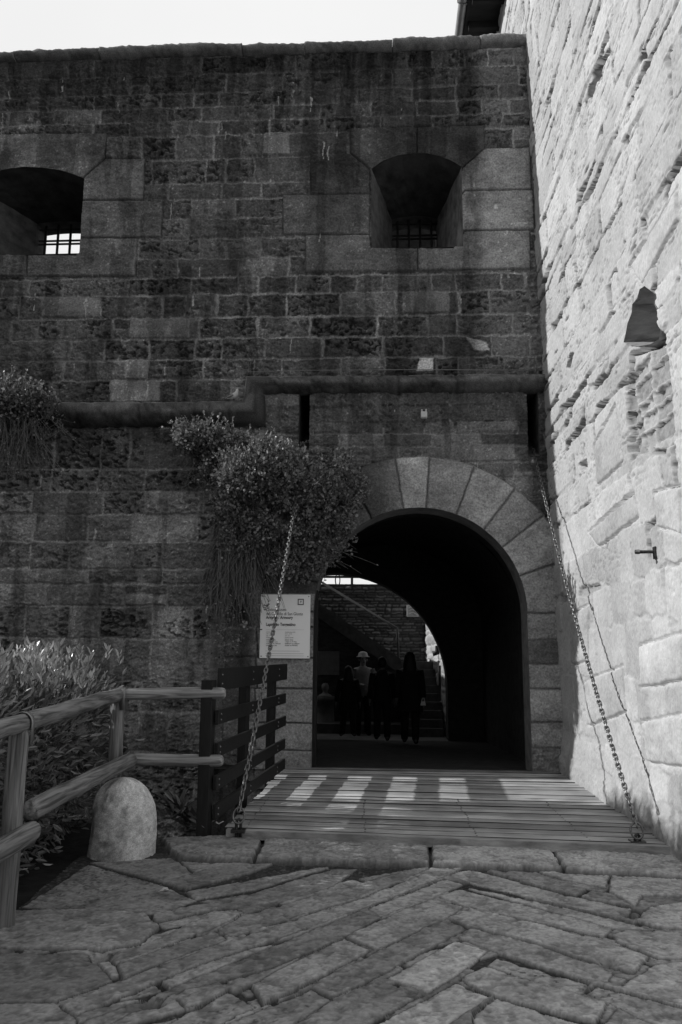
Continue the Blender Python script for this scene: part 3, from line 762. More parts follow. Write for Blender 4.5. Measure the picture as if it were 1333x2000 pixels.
# bright side wall on the right of the courtyard
fs = Field(YF + .55, 20.2, -.3, 4.6, .025, 0, .42)
rr = random.Random(6); z = -.3
while z < 4.7:
    hc = rr.uniform(.12, .3); y = 17.2
    while y < 20.3:
        w = rr.uniform(.2, .6); fs.stone([(y, z), (y + w, z), (y + w, z + hc), (y, z + hc)], rr.uniform(.01, .035), .30 * rr.uniform(.75, 1.15), rough=.02, edge=.03, joint=.005, warp=.08); y += w
    z += hc
xA = W(880, 1300, YF + .6)[0]; xB = W(833, 1300, 20)[0]
sidew = empty('courtyard_side_wall', (xA, 18, -.27), label='rough stone wall right of the courtyard steps with its top in sunlight', cat='wall')
fs.build(lambda u, v, h: (xA + (xB - xA) * (u - YF - .6) / (19.4 - YF) - h, u, v), {0: 'masonry'}, M_tower, sidew, flip=True)
box('wall_core', xA + .25, xA + 1.2, YF + .7, 20.5, -.3, 4.6, M_dark, sidew)
# unseen house added to the left, outside the arch's view, to shade the yard
hs = empty('added_shade_house', (-10, 20, -.27), label='unseen long plain block added left of the courtyard to shade it', cat='building')
box('wall', -12, -9, 17.8, 34, -.3, 6.05, M_reveal, hs); box('roof', -12.2, -8.8, 17.6, 34.2, 6.06, 6.2, M_roof, hs)  # wall and roof of the added unseen shade block
dp = empty('downpipe', (1.3, 18, 1), label='thin pale pipe on the courtyard side wall ending in a dark fitting', cat='pipe')
yp = 18.2; xp = xA + (xB - xA) * (yp - YF - .6) / (19.4 - YF) - .12
mesh_py('pipe', *tube([(xp, yp, W(857, 1215, yp)[1]), (xp, yp, W(857, 1262, yp)[1])], .035, 8), M_white, dp)
mesh_py('fitting', *tube([(xp, yp, W(857, 1262, yp)[1]), (xp - .02, yp, W(857, 1275, yp)[1]), (xp - .12, yp, W(857, 1277, yp)[1])], .06, 8), M_black, dp)
o = mesh_py('drain_pipe', *tube([(xp - .0, 17.75, W(868, 1300, 17.75)[1]), (xp, 17.75, W(868, 1370, 17.75)[1])], .03, 8), M_gut, None); tag(o, 'short grey pipe low on the courtyard side wall', 'pipe')

# staircase: a straight flight on the right, then one climbing left along the wall
stair = empty('staircase', (0.6, 18.5, -.27), label='dark stone staircase climbing left along the courtyard wall', cat='staircase')
zL = W(785, 1292, 19.2)[1]
xs0 = W(782, 1300, 18.6)[0]
bm = bmesh.new(); ns_ = 9
for k in range(ns_):
    y0 = 17.75 + k * .17; z1 = -.27 + (zL + .27) * (k + 1) / ns_
    add_box(bm, xs0 + .02, 1.35, y0, 19.6, z1 - .17, z1)
    
from_bm('lower_steps', bm, M_step, stair)
# sloping upper flight: treads on a stringer
bm = bmesh.new(); dx = .27; dz = dx * .667
for k in range(10):
    x = xs0 - k * dx; zt2 = zL + dz * (k + .3)
    add_box(bm, x - dx, x, 18.75, 19.7, zt2 - .12, zt2)
from_bm('upper_steps', bm, M_step, stair)
bm = bmesh.new(); n_ = 10
P = [(xs0 + .02, zL - .28), (xs0 + .02, zL + .06), (xs0 - n_ * dx, zL + .06 + n_ * dz), (xs0 - n_ * dx, zL - .28 + n_ * dz)]
a = [bm.verts.new((x, 18.6, z)) for x, z in P]; b = [bm.verts.new((x, 18.74, z)) for x, z in P]
bm.faces.new(a); bm.faces.new(b[::-1])
for i in range(4): bm.faces.new((a[(i + 1) % 4], a[i], b[i], b[(i + 1) % 4]))
from_bm('stringer', bm, M_step, stair)
# wall closing the space below the upper flight
P = [(xs0, -.27), (xs0, zL - .28), (xs0 - n_ * dx, zL - .28 + n_ * dz), (xs0 - n_ * dx, -.27)]
bm = bmesh.new(); a = [bm.verts.new((x, 18.95, z)) for x, z in P]; b = [bm.verts.new((x, 19.6, z)) for x, z in P]
bm.faces.new(a)
for i in range(4): bm.faces.new((a[(i + 1) % 4], a[i], b[i], b[(i + 1) % 4]))
from_bm('under_stair_wall', bm, M_under, stair)
hr = [tube([(W(777, 1228, 18.66)[0], 18.66, W(777, 1228, 18.66)[1]), (W(628, 1140, 18.66)[0] - .6, 18.66, W(628, 1140, 18.66)[1] + .4)], .028, 6)]
mesh_py('handrail', *join_np(hr), M_roof, stair)
mesh_py('newel_post', *tube([(W(776, 1228, 18.66)[0], 18.66, W(776, 1226, 18.66)[1]), (W(781, 1318, 18.66)[0], 18.66, W(781, 1318, 18.66)[1])], .028, 8), M_gut, stair)
# low kerb in front of the under-stair wall
o = box('stone_step', -2, xs0, 18.2, 18.94, -.269, -.06, M_step); tag(o, 'low stone step below the staircase wall', 'step')

def slab(name, px0, py0, px1, py1, Y, th, mat, label, cat, bevel=.008):
    x0, z1 = W(px0, py0, Y); x1, z0 = W(px1, py1, Y)
    bm = bmesh.new(); add_box(bm, x0, x1, Y, Y + th, z0, z1)
    return x0, x1, z0, z1, bm
x0, x1, z0, z1, bm = slab('p', 795, 1182, 818, 1205, 19.9, .08, None, '', '')
o = from_bm('stone_relief', bm, M_plaq, None, bevel=.01); tag(o, 'small square pale carved stone set in the courtyard wall', 'plaque')
pr = []
for i in range(3):
    zz = z0 + (z1 - z0) * (.25 + .25 * i); pr.append(tube([(x0 + .05, 19.895, zz), ((x0 + x1) / 2, 19.885, zz + .03), (x1 - .05, 19.895, zz - .02)], .016, 5))
mesh_py('carving', *join_np(pr), M_plaq, o)
x0, x1, z0, z1, bm = slab('p', 616, 1272, 663, 1319, 18.9, .04, None, '', '')
o = from_bm('stone_slab', bm, M_panel, None, bevel=.008); tag(o, 'square grey inscribed slab on the wall under the stairs', 'slab')
# bust on a plinth, in the dark below the slab
bust = empty('bust', (W(635, 1400, 18.7)[0], 18.7, -.06), label='small pale bust on a plinth under the stairs', cat='sculpture')
bx = W(635, 1400, 18.7)[0]; zsh = W(635, 1360, 18.7)[1]
def blob(name, secs_, mat, parent, n=16, sub=0, smooth=True):
    """closed surface through elliptical sections (cx,cy,cz,rx,ry)"""
    Vv = []; F = []
    for (cx, cy, cz, rx, ry) in secs_:
        for k in range(n):
            w = 2 * math.pi * k / n; Vv.append((cx + rx * math.cos(w), cy + ry * math.sin(w), cz))
    for i in range(len(secs_) - 1):
        for k in range(n): F.append((i*n+k, i*n+(k+1) % n, (i+1)*n+(k+1) % n, (i+1)*n+k))
    F.append(tuple(range(n))[::-1]); F.append(tuple((len(secs_) - 1) * n + k for k in range(n)))
    return mesh_py(name, Vv, F, mat, parent, smooth)
blob('head', [(bx, 18.7, zsh + h, r, r * 1.1) for h, r in ((0, .16), (.03, .14), (.07, .06), (.11, .055), (.14, .07), (.19, .085), (.24, .083), (.29, .05), (.3, .01))], M_panel, bust)
blob('plinth', [(bx, 18.7, zsh + h, r, r) for h, r in ((-.72, .3), (-.62, .3), (-.61, .22), (-.12, .2), (-.1, .25), (-.0, .25))], M_panel2, bust, n=24)
# ------------------------------------------------------------------ ground, paving, deck
gm = bpy.data.meshes.new('g')
def sheet(name, P, z, mat, kind='structure', par=None):
    bm = bmesh.new(); bm.faces.new([bm.verts.new((x, y, z)) for x, y in P]); o = from_bm(name, bm, mat, par); return tag(o, kind=kind)
sheet('ground', [(-400, -400), (400, -400), (400, 400), (-400, 400)], -1.62, M_soil)
def solid(name, P, z0, z1, mat):
    bm = bmesh.new(); a = [bm.verts.new((x, y, z1)) for x, y in P]; b = [bm.verts.new((x, y, z0)) for x, y in P]; n = len(P)
    bm.faces.new(a); bm.faces.new(b[::-1])
    for i in range(n): bm.faces.new((a[(i + 1) % n], a[i], b[i], b[(i + 1) % n]))
    bmesh.ops.recalc_face_normals(bm, faces=bm.faces); return tag(from_bm(name, bm, mat), kind='structure')
solid('planting_bed', [(-60, -30), (-2.1, -30), (-2.1, 7.1), (-2.6, 8.5), (-60, 8.5)], -1.6, -.17, M_soil)
solid('road', [(-2.09, -30), (2.9, -30), (2.9, 7.0), (-2.09, 7.15)], -1.6, -.19, M_soil)
ZP = -.10
fp = Field(-2.9, 2.6, 2.3, 7.42, .0085, -.012, .03)
fp.A = .03 * (1 + .8 * fp.fine + .5 * fp.low); fp.H += .012 * fp.rough + .006 * fp.fine
rr = random.Random(31)
def gp(L, org, z=ZP):
    out = []
    for a, b in L:
        px, py = (633 + a / 1.904, 1600 + b / 1.904) if org == 6 else (a / 1.904, 1600 + b / 1.904) if org == 5 else (a, b)
        out.append(G(px, py, z))
    return out
def pave(P, a=.24, h=0, **k):
    kw = dict(rough=.004, pit=.06, edge=.006, joint=.0025, warp=.022, pillow=.0, fk=.3, tex=.25, tilt=(rr.uniform(-.008, .008), rr.uniform(-.008, .008)), mort=.012, mh=-.020); kw.update(k)
    fp.stone(P, h + rr.uniform(-.008, .010), a * rr.choice((.8, .9, 1, 1, 1.1, 1.25)), **kw)
# generic stones where the photograph does not reach
for i in range(-6, 14):
    for j in range(-3, 12):
        if j % 1 == 0:
            cx, cy = 0.75, 2.0 + j * .34
            for sgn in (-1, 1):
                ax = Vector((sgn * .80, -.60)); nx_ = Vector((-ax.y, ax.x)) * .12 * sgn
                if i < 0: continue
                q = Vector((cx, cy + .9)) + ax * (i * .78 + (j % 2) * .3); 
                P = [q + nx_, q + ax * .75 + nx_, q + ax * .75 - nx_, q - nx_]
                pave([(p.x, p.y) for p in P])
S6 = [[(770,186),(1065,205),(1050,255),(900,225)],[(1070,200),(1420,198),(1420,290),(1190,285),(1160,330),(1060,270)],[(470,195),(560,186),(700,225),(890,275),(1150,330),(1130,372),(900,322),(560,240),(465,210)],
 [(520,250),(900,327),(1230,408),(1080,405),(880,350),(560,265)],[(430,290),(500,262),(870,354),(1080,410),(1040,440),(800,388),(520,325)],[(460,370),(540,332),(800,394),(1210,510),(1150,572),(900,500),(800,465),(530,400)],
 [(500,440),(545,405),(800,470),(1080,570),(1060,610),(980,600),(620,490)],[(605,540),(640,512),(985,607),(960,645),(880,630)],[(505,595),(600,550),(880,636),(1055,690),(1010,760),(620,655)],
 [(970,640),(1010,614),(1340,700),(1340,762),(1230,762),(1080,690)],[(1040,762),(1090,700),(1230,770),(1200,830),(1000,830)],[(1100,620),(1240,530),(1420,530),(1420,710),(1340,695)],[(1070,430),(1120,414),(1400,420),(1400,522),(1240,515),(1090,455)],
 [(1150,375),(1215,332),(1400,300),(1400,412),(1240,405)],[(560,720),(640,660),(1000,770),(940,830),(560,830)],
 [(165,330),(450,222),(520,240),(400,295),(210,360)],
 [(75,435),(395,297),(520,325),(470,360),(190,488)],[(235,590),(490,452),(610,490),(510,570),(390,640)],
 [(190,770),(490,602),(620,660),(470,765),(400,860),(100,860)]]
S5 = [[(600,235),(860,165),(1020,168),(900,210),(690,260)],[(690,267),(1180,180),(1230,178),(950,260),(730,297)],[(745,302),(940,275),(1240,182),(1333,182),(1240,250),(920,348),(860,322)],[(810,410),(900,362),(1230,268),(1535,185),(1605,180),(1355,290),(1080,367),(860,440)],
 [(1075,378),(1345,298),(1585,200),(1735,178),(1655,215),(1365,327),(1150,402)],[(430,547),(800,417),(845,449),(600,540),(450,598)],[(220,690),(600,547),(1080,382),(1145,410),(700,560),(270,740)],[(290,765),(1150,417),(1335,342),(1420,362),(1275,440),(1000,556),(640,648),(340,800)],
 [(650,668),(860,612),(1020,560),(1270,447),(1180,500),(930,622),(690,706)],[(930,625),(1160,502),(1272,452),(1380,490),(1205,585),(980,688)],[(590,775),(850,637),(955,692),(760,782),(600,850)],[(790,775),(1160,627),(1235,665),(1000,820),(800,860)],
 [(1245,668),(1405,597),(1575,650),(1375,765),(1185,880),(960,880)],[(985,698),(1205,592),(1605,390),(1665,378),(1735,405),(1405,588),(1235,662),(1160,627)],[(-60,340),(280,337),(540,352),(600,400),(520,468),(380,488),(-60,478)],[(-60,492),(330,497),(420,600),(210,678),(-60,680)],[(-60,692),(210,687),(290,752),(290,900),(-60,900)],
 [(80,322),(330,162),(600,240),(740,300),(570,348),(400,345)],[(330,157),(640,140),(720,198),(600,232)],[(645,138),(880,160),(720,196)],[(390,500),(530,470),(800,342),(900,357),(800,405),(430,537)],[(575,385),(565,352),(830,304),(905,330),(800,338)],[(320,850),(340,806),(580,780),(560,900),(300,900)]]
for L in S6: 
    pave(gp(L, 6), .36)  # right-hand stones lightened: bounce light from the tower put into the colour
for L in S5:
    pave(gp(L, 5), .22, rough=.005)
KT = -.055
for i, (L, a) in enumerate((([(312,1633),(517,1625),(498,1676),(345,1668)], .26), ([(519,1627),(838,1637),(841,1681),(500,1673)], .30), ([(839,1638),(1070,1647),(1103,1690),(843,1681)], .46), ([(1071,1647),(1410,1651),(1410,1712),(1104,1692)], .46))):  # right slabs: paler stone, with tower bounce light added to the colour
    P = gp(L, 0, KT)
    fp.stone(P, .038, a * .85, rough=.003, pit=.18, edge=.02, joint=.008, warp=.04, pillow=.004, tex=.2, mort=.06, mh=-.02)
# potholes between stones
for px, py, r in ((200, 1868, .06), (300, 1958, .05), (1190, 1880, .04), (1240, 1790, .04)):
    cx, cy = G(px, py, ZP); q = np.exp(-((fp.U - cx) ** 2 + (fp.V - cy) ** 2) / r ** 2); fp.H -= .06 * q; fp.A *= 1 - .7 * q
# scattered grit lodged in the joints
gr_ = (vn(fp.U * 55, fp.V * 55, 99) > .8) & (fp.H < -.009); fp.H[gr_] += .004; fp.A[gr_] = .09
pz1 = fbm(fp.U * 9, fp.V * 9, 110, 4, .65); pz2 = fbm(fp.U * 60, fp.V * 60, 111, 2); fp.H -= .003 * sstep(.55, .63, pz1); fp.A *= 1 - .3 * sstep(.54, .62, pz1); fp.A *= .85 + .3 * pz2; fp.H += .0008 * (pz2 - .5)
wv = fbm(fp.U * 3.1, fp.V * 3.1, 101, 5, .6) - .5; fp.H += .008 * wv; fp.A *= 1 + .6 * wv
fl = fbm(fp.U * 26 + fp.V * 9, fp.V * 26 - fp.U * 9, 103, 3, .6); fp.A *= 1 - .3 * sstep(.56, .66, fl)
fp.H -= .003 * sstep(.56, .66, fl)
ed = G(0, 1800, ZP); 
lineL = np.interp(fp.V, [3.5, G(0, 1800, ZP)[1], G(172, 1668, ZP)[1], 7.2, 7.5], [-2.45, G(0, 1800, ZP)[0], G(172, 1668, ZP)[0] - .04, -2.12, -2.12]) + .05 * (fbm(fp.V * 2, fp.V * 0, 102, 3) - .5)
def dfront(x): return 7.216 + (6.931 - 7.216) * (x + 1.2165) / 3.351
fp.D = np.minimum(fp.U - lineL, np.where(fp.U > -1.34, dfront(fp.U) + .03 - fp.V, 7.27 - fp.V))
tag(fp.build(lambda u, v, h: (u, v, ZP + h), {0: 'pavement'}, M_pave, None)[0], kind='structure')

deck = empty('drawbridge', (.5, 9, 0), label='worn timber drawbridge deck leading up to the gateway', cat='drawbridge')
Vd = []; Fd = []; rr = random.Random(9)
XL, XR = -1.33, 2.46
yl, yr = dfront(XL), dfront(XR); bl = 11.0; tt = 0.0
Vn_ = []; nails = []
while tt < 1:
    w = rr.choice((.14, .16, .18, .2, .22)) / 3.95; t2 = min(1, tt + w)
    g = rr.choice((.003, .005, .009))
    a0 = yl + (bl - yl) * tt + g; a1 = yl + (bl - yl) * t2 - g; b0 = yr + (bl - yr) * tt + g; b1 = yr + (bl - yr) * t2 - g
    zt = rr.uniform(-.007, .002); tl = rr.uniform(-.004, .004); n = 60; ph = rr.uniform(0, 99)
    o0 = len(Vd); prof = [(0, -.06), (0, -.007), (.03, 0), (.5, -.003), (.97, 0), (1, -.007), (1, -.06)]
    for i in range(n + 1):
        s = i / n; x = XL + (XR - XL) * s + (rr.uniform(-.03, .03) if i == 0 else 0)
        ya, yb = a0 + (b0 - a0) * s, a1 + (b1 - a1) * s
        wob = .0015 * math.sin(x * 2.3 + ph) + .0007 * math.sin(x * 7.1 + ph * 2)
        for (q, dz_) in prof:
            e = (.0015 * math.sin(x * 9 + ph * 3 + q * 5) + rr.uniform(-.0015, .0015)) if q in (0, 1) else 0
            Vd.append((x, ya + (yb - ya) * q + e, zt + dz_ + tl * (q - .5) + wob))
    k = len(prof)
    for i in range(n):
        for j in range(k - 1): Fd.append((o0+i*k+j, o0+(i+1)*k+j, o0+(i+1)*k+j+1, o0+i*k+j+1))
    for fx in (.04, .31, .56, .80, .965):
        x = XL + (XR - XL) * fx + rr.uniform(-.02, .02)
        for q in (.25, .75):
            y = (a0 + (b0 - a0) * fx) * (1 - q) + (a1 + (b1 - a1) * fx) * q
            nails.append(Matrix.Translation((x, y, zt - .001)) @ Matrix.Diagonal((1, 1, .4, 1)))
    tt = t2
def plank_mat():
    m, t, b = new_mat('worn bridge planks', .7, .3)
    c = t.nodes.new('ShaderNodeTexCoord'); mp = t.nodes.new('ShaderNodeMapping'); mp.inputs['Scale'].default_value = (1.6, 42, 20)
    ge = t.nodes.new('ShaderNodeNewGeometry'); ad = t.nodes.new('ShaderNodeVectorMath'); ad.operation = 'ADD'
    cm = t.nodes.new('ShaderNodeCombineXYZ'); mu = t.nodes.new('ShaderNodeMath'); mu.operation = 'MULTIPLY'; mu.inputs[1].default_value = 37
    t.links.new(ge.outputs['Random Per Island'], mu.inputs[0]); t.links.new(mu.outputs[0], cm.inputs[0])
    t.links.new(c.outputs['Object'], ad.inputs[0]); t.links.new(cm.outputs[0], ad.inputs[1]); t.links.new(ad.outputs[0], mp.inputs['Vector'])
    n = t.nodes.new('ShaderNodeTexNoise'); n.inputs['Scale'].default_value = 1; n.inputs['Detail'].default_value = 7; n.inputs['Roughness'].default_value = .65; n.inputs['Distortion'].default_value = .4
    t.links.new(mp.outputs[0], n.inputs['Vector'])
    r = t.nodes.new('ShaderNodeValToRGB'); r.color_ramp.elements[0].position = .3; r.color_ramp.elements[1].position = .7; r.color_ramp.elements[0].color = g3(.17); r.color_ramp.elements[1].color = g3(.50)
    t.links.new(n.outputs[0], r.inputs[0])
    r2 = t.nodes.new('ShaderNodeMapRange'); r2.inputs['To Min'].default_value = .6; r2.inputs['To Max'].default_value = 1.45; t.links.new(ge.outputs['Random Per Island'], r2.inputs['Value'])
    n2 = t.nodes.new('ShaderNodeTexNoise'); n2.inputs['Scale'].default_value = 2.5; n2.inputs['Detail'].default_value = 4; t.links.new(c.outputs['Object'], n2.inputs['Vector'])
    r3 = t.nodes.new('ShaderNodeMapRange'); r3.inputs['From Min'].default_value = .35; r3.inputs['From Max'].default_value = .65; r3.inputs['To Min'].default_value = .75; r3.inputs['To Max'].default_value = 1.2; t.links.new(n2.outputs[0], r3.inputs['Value'])
    m1 = t.nodes.new('ShaderNodeMath'); m1.operation = 'MULTIPLY'; t.links.new(r2.outputs[0], m1.inputs[0]); t.links.new(r3.outputs[0], m1.inputs[1])
    vm = t.nodes.new('ShaderNodeVectorMath'); vm.operation = 'SCALE'; t.links.new(r.outputs[0], vm.inputs[0]); t.links.new(m1.outputs[0], vm.inputs['Scale'])
    t.links.new(vm.outputs[0], b.inputs['Base Color'])
    bp = t.nodes.new('ShaderNodeBump'); bp.inputs['Strength'].default_value = .6; bp.inputs['Distance'].default_value = .004
    t.links.new(n.outputs[0], bp.inputs['Height']); t.links.new(bp.outputs[0], b.inputs['Normal']); return m
M_plank = plank_mat()
o = mesh_py('planks', Vd, Fd, M_plank, deck, smooth=True); o.data.materials.append(M_soil)
for i, q in enumerate(o.data.polygons):
    if i % 6 in (0, 1, 5): q.material_index = 1
bm = bmesh.new(); bmesh.ops.create_uvsphere(bm, u_segments=6, v_segments=4, radius=.01); o = from_bm('nail', bm, M_iron, None, smooth=True)
copies('nail', o, sorted(nails, key=lambda m: m.translation.y)[:98], deck)
for y in (7.5, 8.7, 9.9, 10.8): box('beam', XL + .02, XR - .02, y, y + .16, -.34, -.075, M_black, deck)
box('edge_beam', XL - .015, XL + .07, 7.25, 10.98, -.3, -.08, M_black, deck)
# pale edging strip along the front of the deck
bm = bmesh.new()
vv = [bm.verts.new(c) for c in ((XL, dfront(XL) - .075, -.006), (XR, dfront(XR) - .075, -.006), (XR, dfront(XR) - .004, -.004), (XL, dfront(XL) - .004, -.004), (XL, dfront(XL) - .075, -.08), (XR, dfront(XR) - .075, -.08))]
bm.faces.new(vv[:4]); bm.faces.new((vv[4], vv[5], vv[1], vv[0])); from_bm('front_plank', bm, M_plank, deck)

# ------------------------------------------------------------------ slatted barrier beside the deck
fn = empty('slatted_barrier', (-1.35, 9, -.1), label='dark stained slatted barrier of five boards along the left of the deck', cat='barrier')
def fx(y): return -1.475 + .0742 * (y - 7.3)
def plank_along(name, ya, yb, z0, z1, th, off, mat, par, bev=.006, za=0, zb_=0):
    bm = bmesh.new(); P = []
    for (y, dz_) in ((ya, za), (yb, zb_)):
        for (dx_, z) in ((0, z0), (th, z0), (th, z1), (0, z1)): P.append(bm.verts.new((fx(y) + off + dx_, y, z + dz_)))
    for q in ((0,1,2,3),(7,6,5,4),(0,4,5,1),(1,5,6,2),(2,6,7,3),(3,7,4,0)): bm.faces.new([P[i] for i in q])
    bmesh.ops.recalc_face_normals(bm, faces=bm.faces)
    return from_bm(name, bm, mat, par, bevel=bev)
for z1, w, e in ((1.355, .20, .02), (.985, .125, -.03), (.70, .12, 0), (.42, .12, -.02), (.175, .125, 0)):
    plank_along('board', 7.26 + e, 10.42 + e, z1 - w, z1, .035, 0, M_black, fn)
plank_along('post', 7.16, 7.30, -.45, 1.25, .10, -.11, M_black, fn); plank_along('post', 8.47, 8.61, -.3, 1.2, .09, -.1, M_black, fn); plank_along('post', 9.84, 9.98, -.3, 1.22, .09, -.1, M_black, fn)
bm = bmesh.new(); bmesh.ops.create_uvsphere(bm, u_segments=8, v_segments=5, radius=.009); o = from_bm('bolt', bm, M_gut, None, smooth=True)
copies('bolt', o, [Matrix.Translation((fx(y) + .036, y, z1 - w * s)) for y in (7.32, 8.54, 9.91) for z1, w in ((1.355, .20), (.985, .125), (.70, .12), (.42, .12), (.175, .125)) for s in (.3, .7)], fn)

# ------------------------------------------------------------------ round timber railing
rf = empty('log_railing', (-2.4, 6, -.15), label='railing of round weathered logs with metal straps in front of the hedge', cat='railing')
def log(name, a, b, r, mat, par, n=14, cap=True, seed=0):
    a, b = Vector(a), Vector(b); L = (b - a).length; k = max(4, int(L / .06)); d = (b - a).normalized()
    s = d.cross(Vector((.1, .2, 1))).normalized() if abs(d.z) < .9 else Vector((1, 0, 0)); u = d.cross(s)
    V = []; F = []
    rs = [(0, .55), (.012, .86), (.03, .97)] + [(i / k * L, 1) for i in range(1, k)] + [(L - .03, .97), (L - .012, .86), (L, .55)]
    for (t, q) in rs:
        for j in range(n):
            w = 2 * math.pi * j / n
            rr_ = r * q * (1 + .045 * math.sin(3 * w + t * 2 + seed) + .04 * math.sin(t * 9 + seed * 2 + w))
            V.append(a + d * t + s * math.cos(w) * rr_ + u * math.sin(w) * rr_)
    for i in range(len(rs) - 1):
        for j in range(n): F.append((i*n+j, i*n+(j+1) % n, (i+1)*n+(j+1) % n, (i+1)*n+j))
    F.append(tuple(range(n))[::-1]); F.append(tuple((len(rs) - 1) * n + j for j in range(n)))
    return mesh_py(name, V, F, mat, par)
def wood(name, lo, hi, axis):
    m, t, b = new_mat(name, .75, .3)
    c = t.nodes.new('ShaderNodeTexCoord'); mp = t.nodes.new('ShaderNodeMapping'); sc_ = [38, 38, 38]; sc_[axis] = 2.2; mp.inputs['Scale'].default_value = sc_
    n = t.nodes.new('ShaderNodeTexNoise'); n.inputs['Scale'].default_value = 1; n.inputs['Detail'].default_value = 5; n.inputs['Distortion'].default_value = .6
    t.links.new(c.outputs['Object'], mp.inputs[0]); t.links.new(mp.outputs[0], n.inputs['Vector'])
    r = t.nodes.new('ShaderNodeValToRGB'); r.color_ramp.elements[0].position = .36; r.color_ramp.elements[1].position = .62; r.color_ramp.elements[0].color = g3(lo); r.color_ramp.elements[1].color = g3(hi)
    t.links.new(n.outputs[0], r.inputs[0]); t.links.new(r.outputs[0], b.inputs['Base Color'])
    bp = t.nodes.new('ShaderNodeBump'); bp.inputs['Strength'].default_value = .5; bp.inputs['Distance'].default_value = .004; t.links.new(n.outputs[0], bp.inputs['Height']); t.links.new(bp.outputs[0], b.inputs['Normal']); return m
M_logx = wood('log grain across', .12, .38, 0); M_logy = wood('log grain along', .06, .24, 1); M_logz = wood('log grain upright', .08, .28, 2)
def at(px, py, y): x, z = W(px, py, y); return (x, y, z)
P1y, P2y = 4.95, 7.15
p1t = Vector(at(40, 1413, P1y)); p2t = Vector(at(232, 1357, P2y)); 
log('post', (at(16, 1700, P1y - .0)[0], P1y, -.25), (p1t.x + .0, P1y, p1t.z - .03), .06, M_logz, rf, seed=1)
log('post', (p2t.x, P2y, -.5), (p2t.x, P2y, p2t.z - .03), .062, M_logz, rf, seed=2)
d12 = (p2t - p1t)
log('rail', p1t - d12 * .65 + Vector((0, 0, .0)), p1t + d12 * .06, .056, M_logy, rf, seed=3)
log('rail', p1t + d12 * .02, p2t + d12 * .04, .060, M_logy, rf, seed=4)
e3 = Vector(at(441, 1354, 7.2)); log('rail', p2t + Vector((-.05, 0.02, .0)), e3, .052, M_logx, rf, seed=5)
q1 = Vector(at(56, 1584, P1y)); q2 = Vector(at(256, 1484, P2y - .05)); log('rail', q1, q2, .064, M_logy, rf, seed=6)
q3 = Vector(at(252, 1484, 7.2)); log('rail', q3, at(436, 1486, 7.2), .052, M_logx, rf, seed=7)
dd = (q2 - q1).normalized(); e_ = Vector(at(66, 1622, P1y - .12)); log('rail', e_ - dd * 1.5, e_, .060, M_logy, rf, seed=8)
def strap(c, dr, r, drop, wd=.022):
    """flat metal band over a log, running down to the post"""
    dr = dr.normalized(); s = dr.cross(Vector((0, 0, 1))).normalized(); V = []; F = []
    pts = [(-r - .004, -drop)] + [(-(r + .006) * math.cos(w), (r + .006) * math.sin(w)) for w in [math.pi * k / 12 for k in range(13)]] + [(r + .004, -drop)]
    for a, z in pts:
        for k in (-1, 1): V.append(c - s * a * -1 + dr * wd * k + Vector((0, 0, z)))
    for i in range(len(pts) - 1): F.append((2*i, 2*i+1, 2*i+3, 2*i+2))
    o = mesh_py('strap', V, F, M_gut, rf); so_ = o.modifiers.new('s', 'SOLIDIFY'); so_.thickness = .004
    return o
strap(p1t + d12 * .015, d12, .058, .13); strap(p2t + Vector((.05, 0, 0)), Vector((1, .1, 0)), .056, .13)

# ------------------------------------------------------------------ stone bollard
bx_, by_ = G(243, 1680, ZP); 
def bollard():
    V = []; F = []; n = 72; m = 60; Hh = .60; by = by_ + .25
    for i in range(m + 1):
        t = i / m; z = Hh * math.sin(t * math.pi / 2) if False else Hh * t
        r = .268 * (1 - .10 * t) * (1 - max(0, (t - .50) / .50) ** 2.5) ** .5 if t < 1 else 0
        for k in range(n):
            w = 2 * math.pi * k / n
            V.append((math.cos(w) * r * 1.0 + .03 * t, math.sin(w) * r, z))
    V = np.array(V); V[:, 0] -= .05 * sstep(.2, .6, V[:, 2]) * (V[:, 0] > -9); w = np.arctan2(V[:, 1], V[:, 0])
    nn = fbm(w * 7 + 20, V[:, 2] * 24, 200, 5, .7) - .5; sc_ = 1 + .05 * nn + .03 * (fbm(w * 2, V[:, 2] * 5, 207, 2) - .5); V[:, 0] *= sc_; V[:, 1] *= sc_
    V[:, 0] += bx_ - .10; V[:, 1] += by; V[:, 2] += ZP - .02
    for i in range(m):
        for k in range(n): F.append((i*n+k, i*n+(k+1) % n, (i+1)*n+(k+1) % n, (i+1)*n+k))
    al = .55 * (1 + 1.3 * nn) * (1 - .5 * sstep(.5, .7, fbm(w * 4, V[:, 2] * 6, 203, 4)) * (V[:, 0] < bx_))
    return mesh_np('bollard', V, np.array(F), M_bolst, None, alb=np.clip(al, .05, .75))
M_bolst = attr_mat('bollard granite', 110, .5, .005, .45)
tag(bollard(), 'squat rounded pale granite bollard at the end of the log railing', 'bollard')

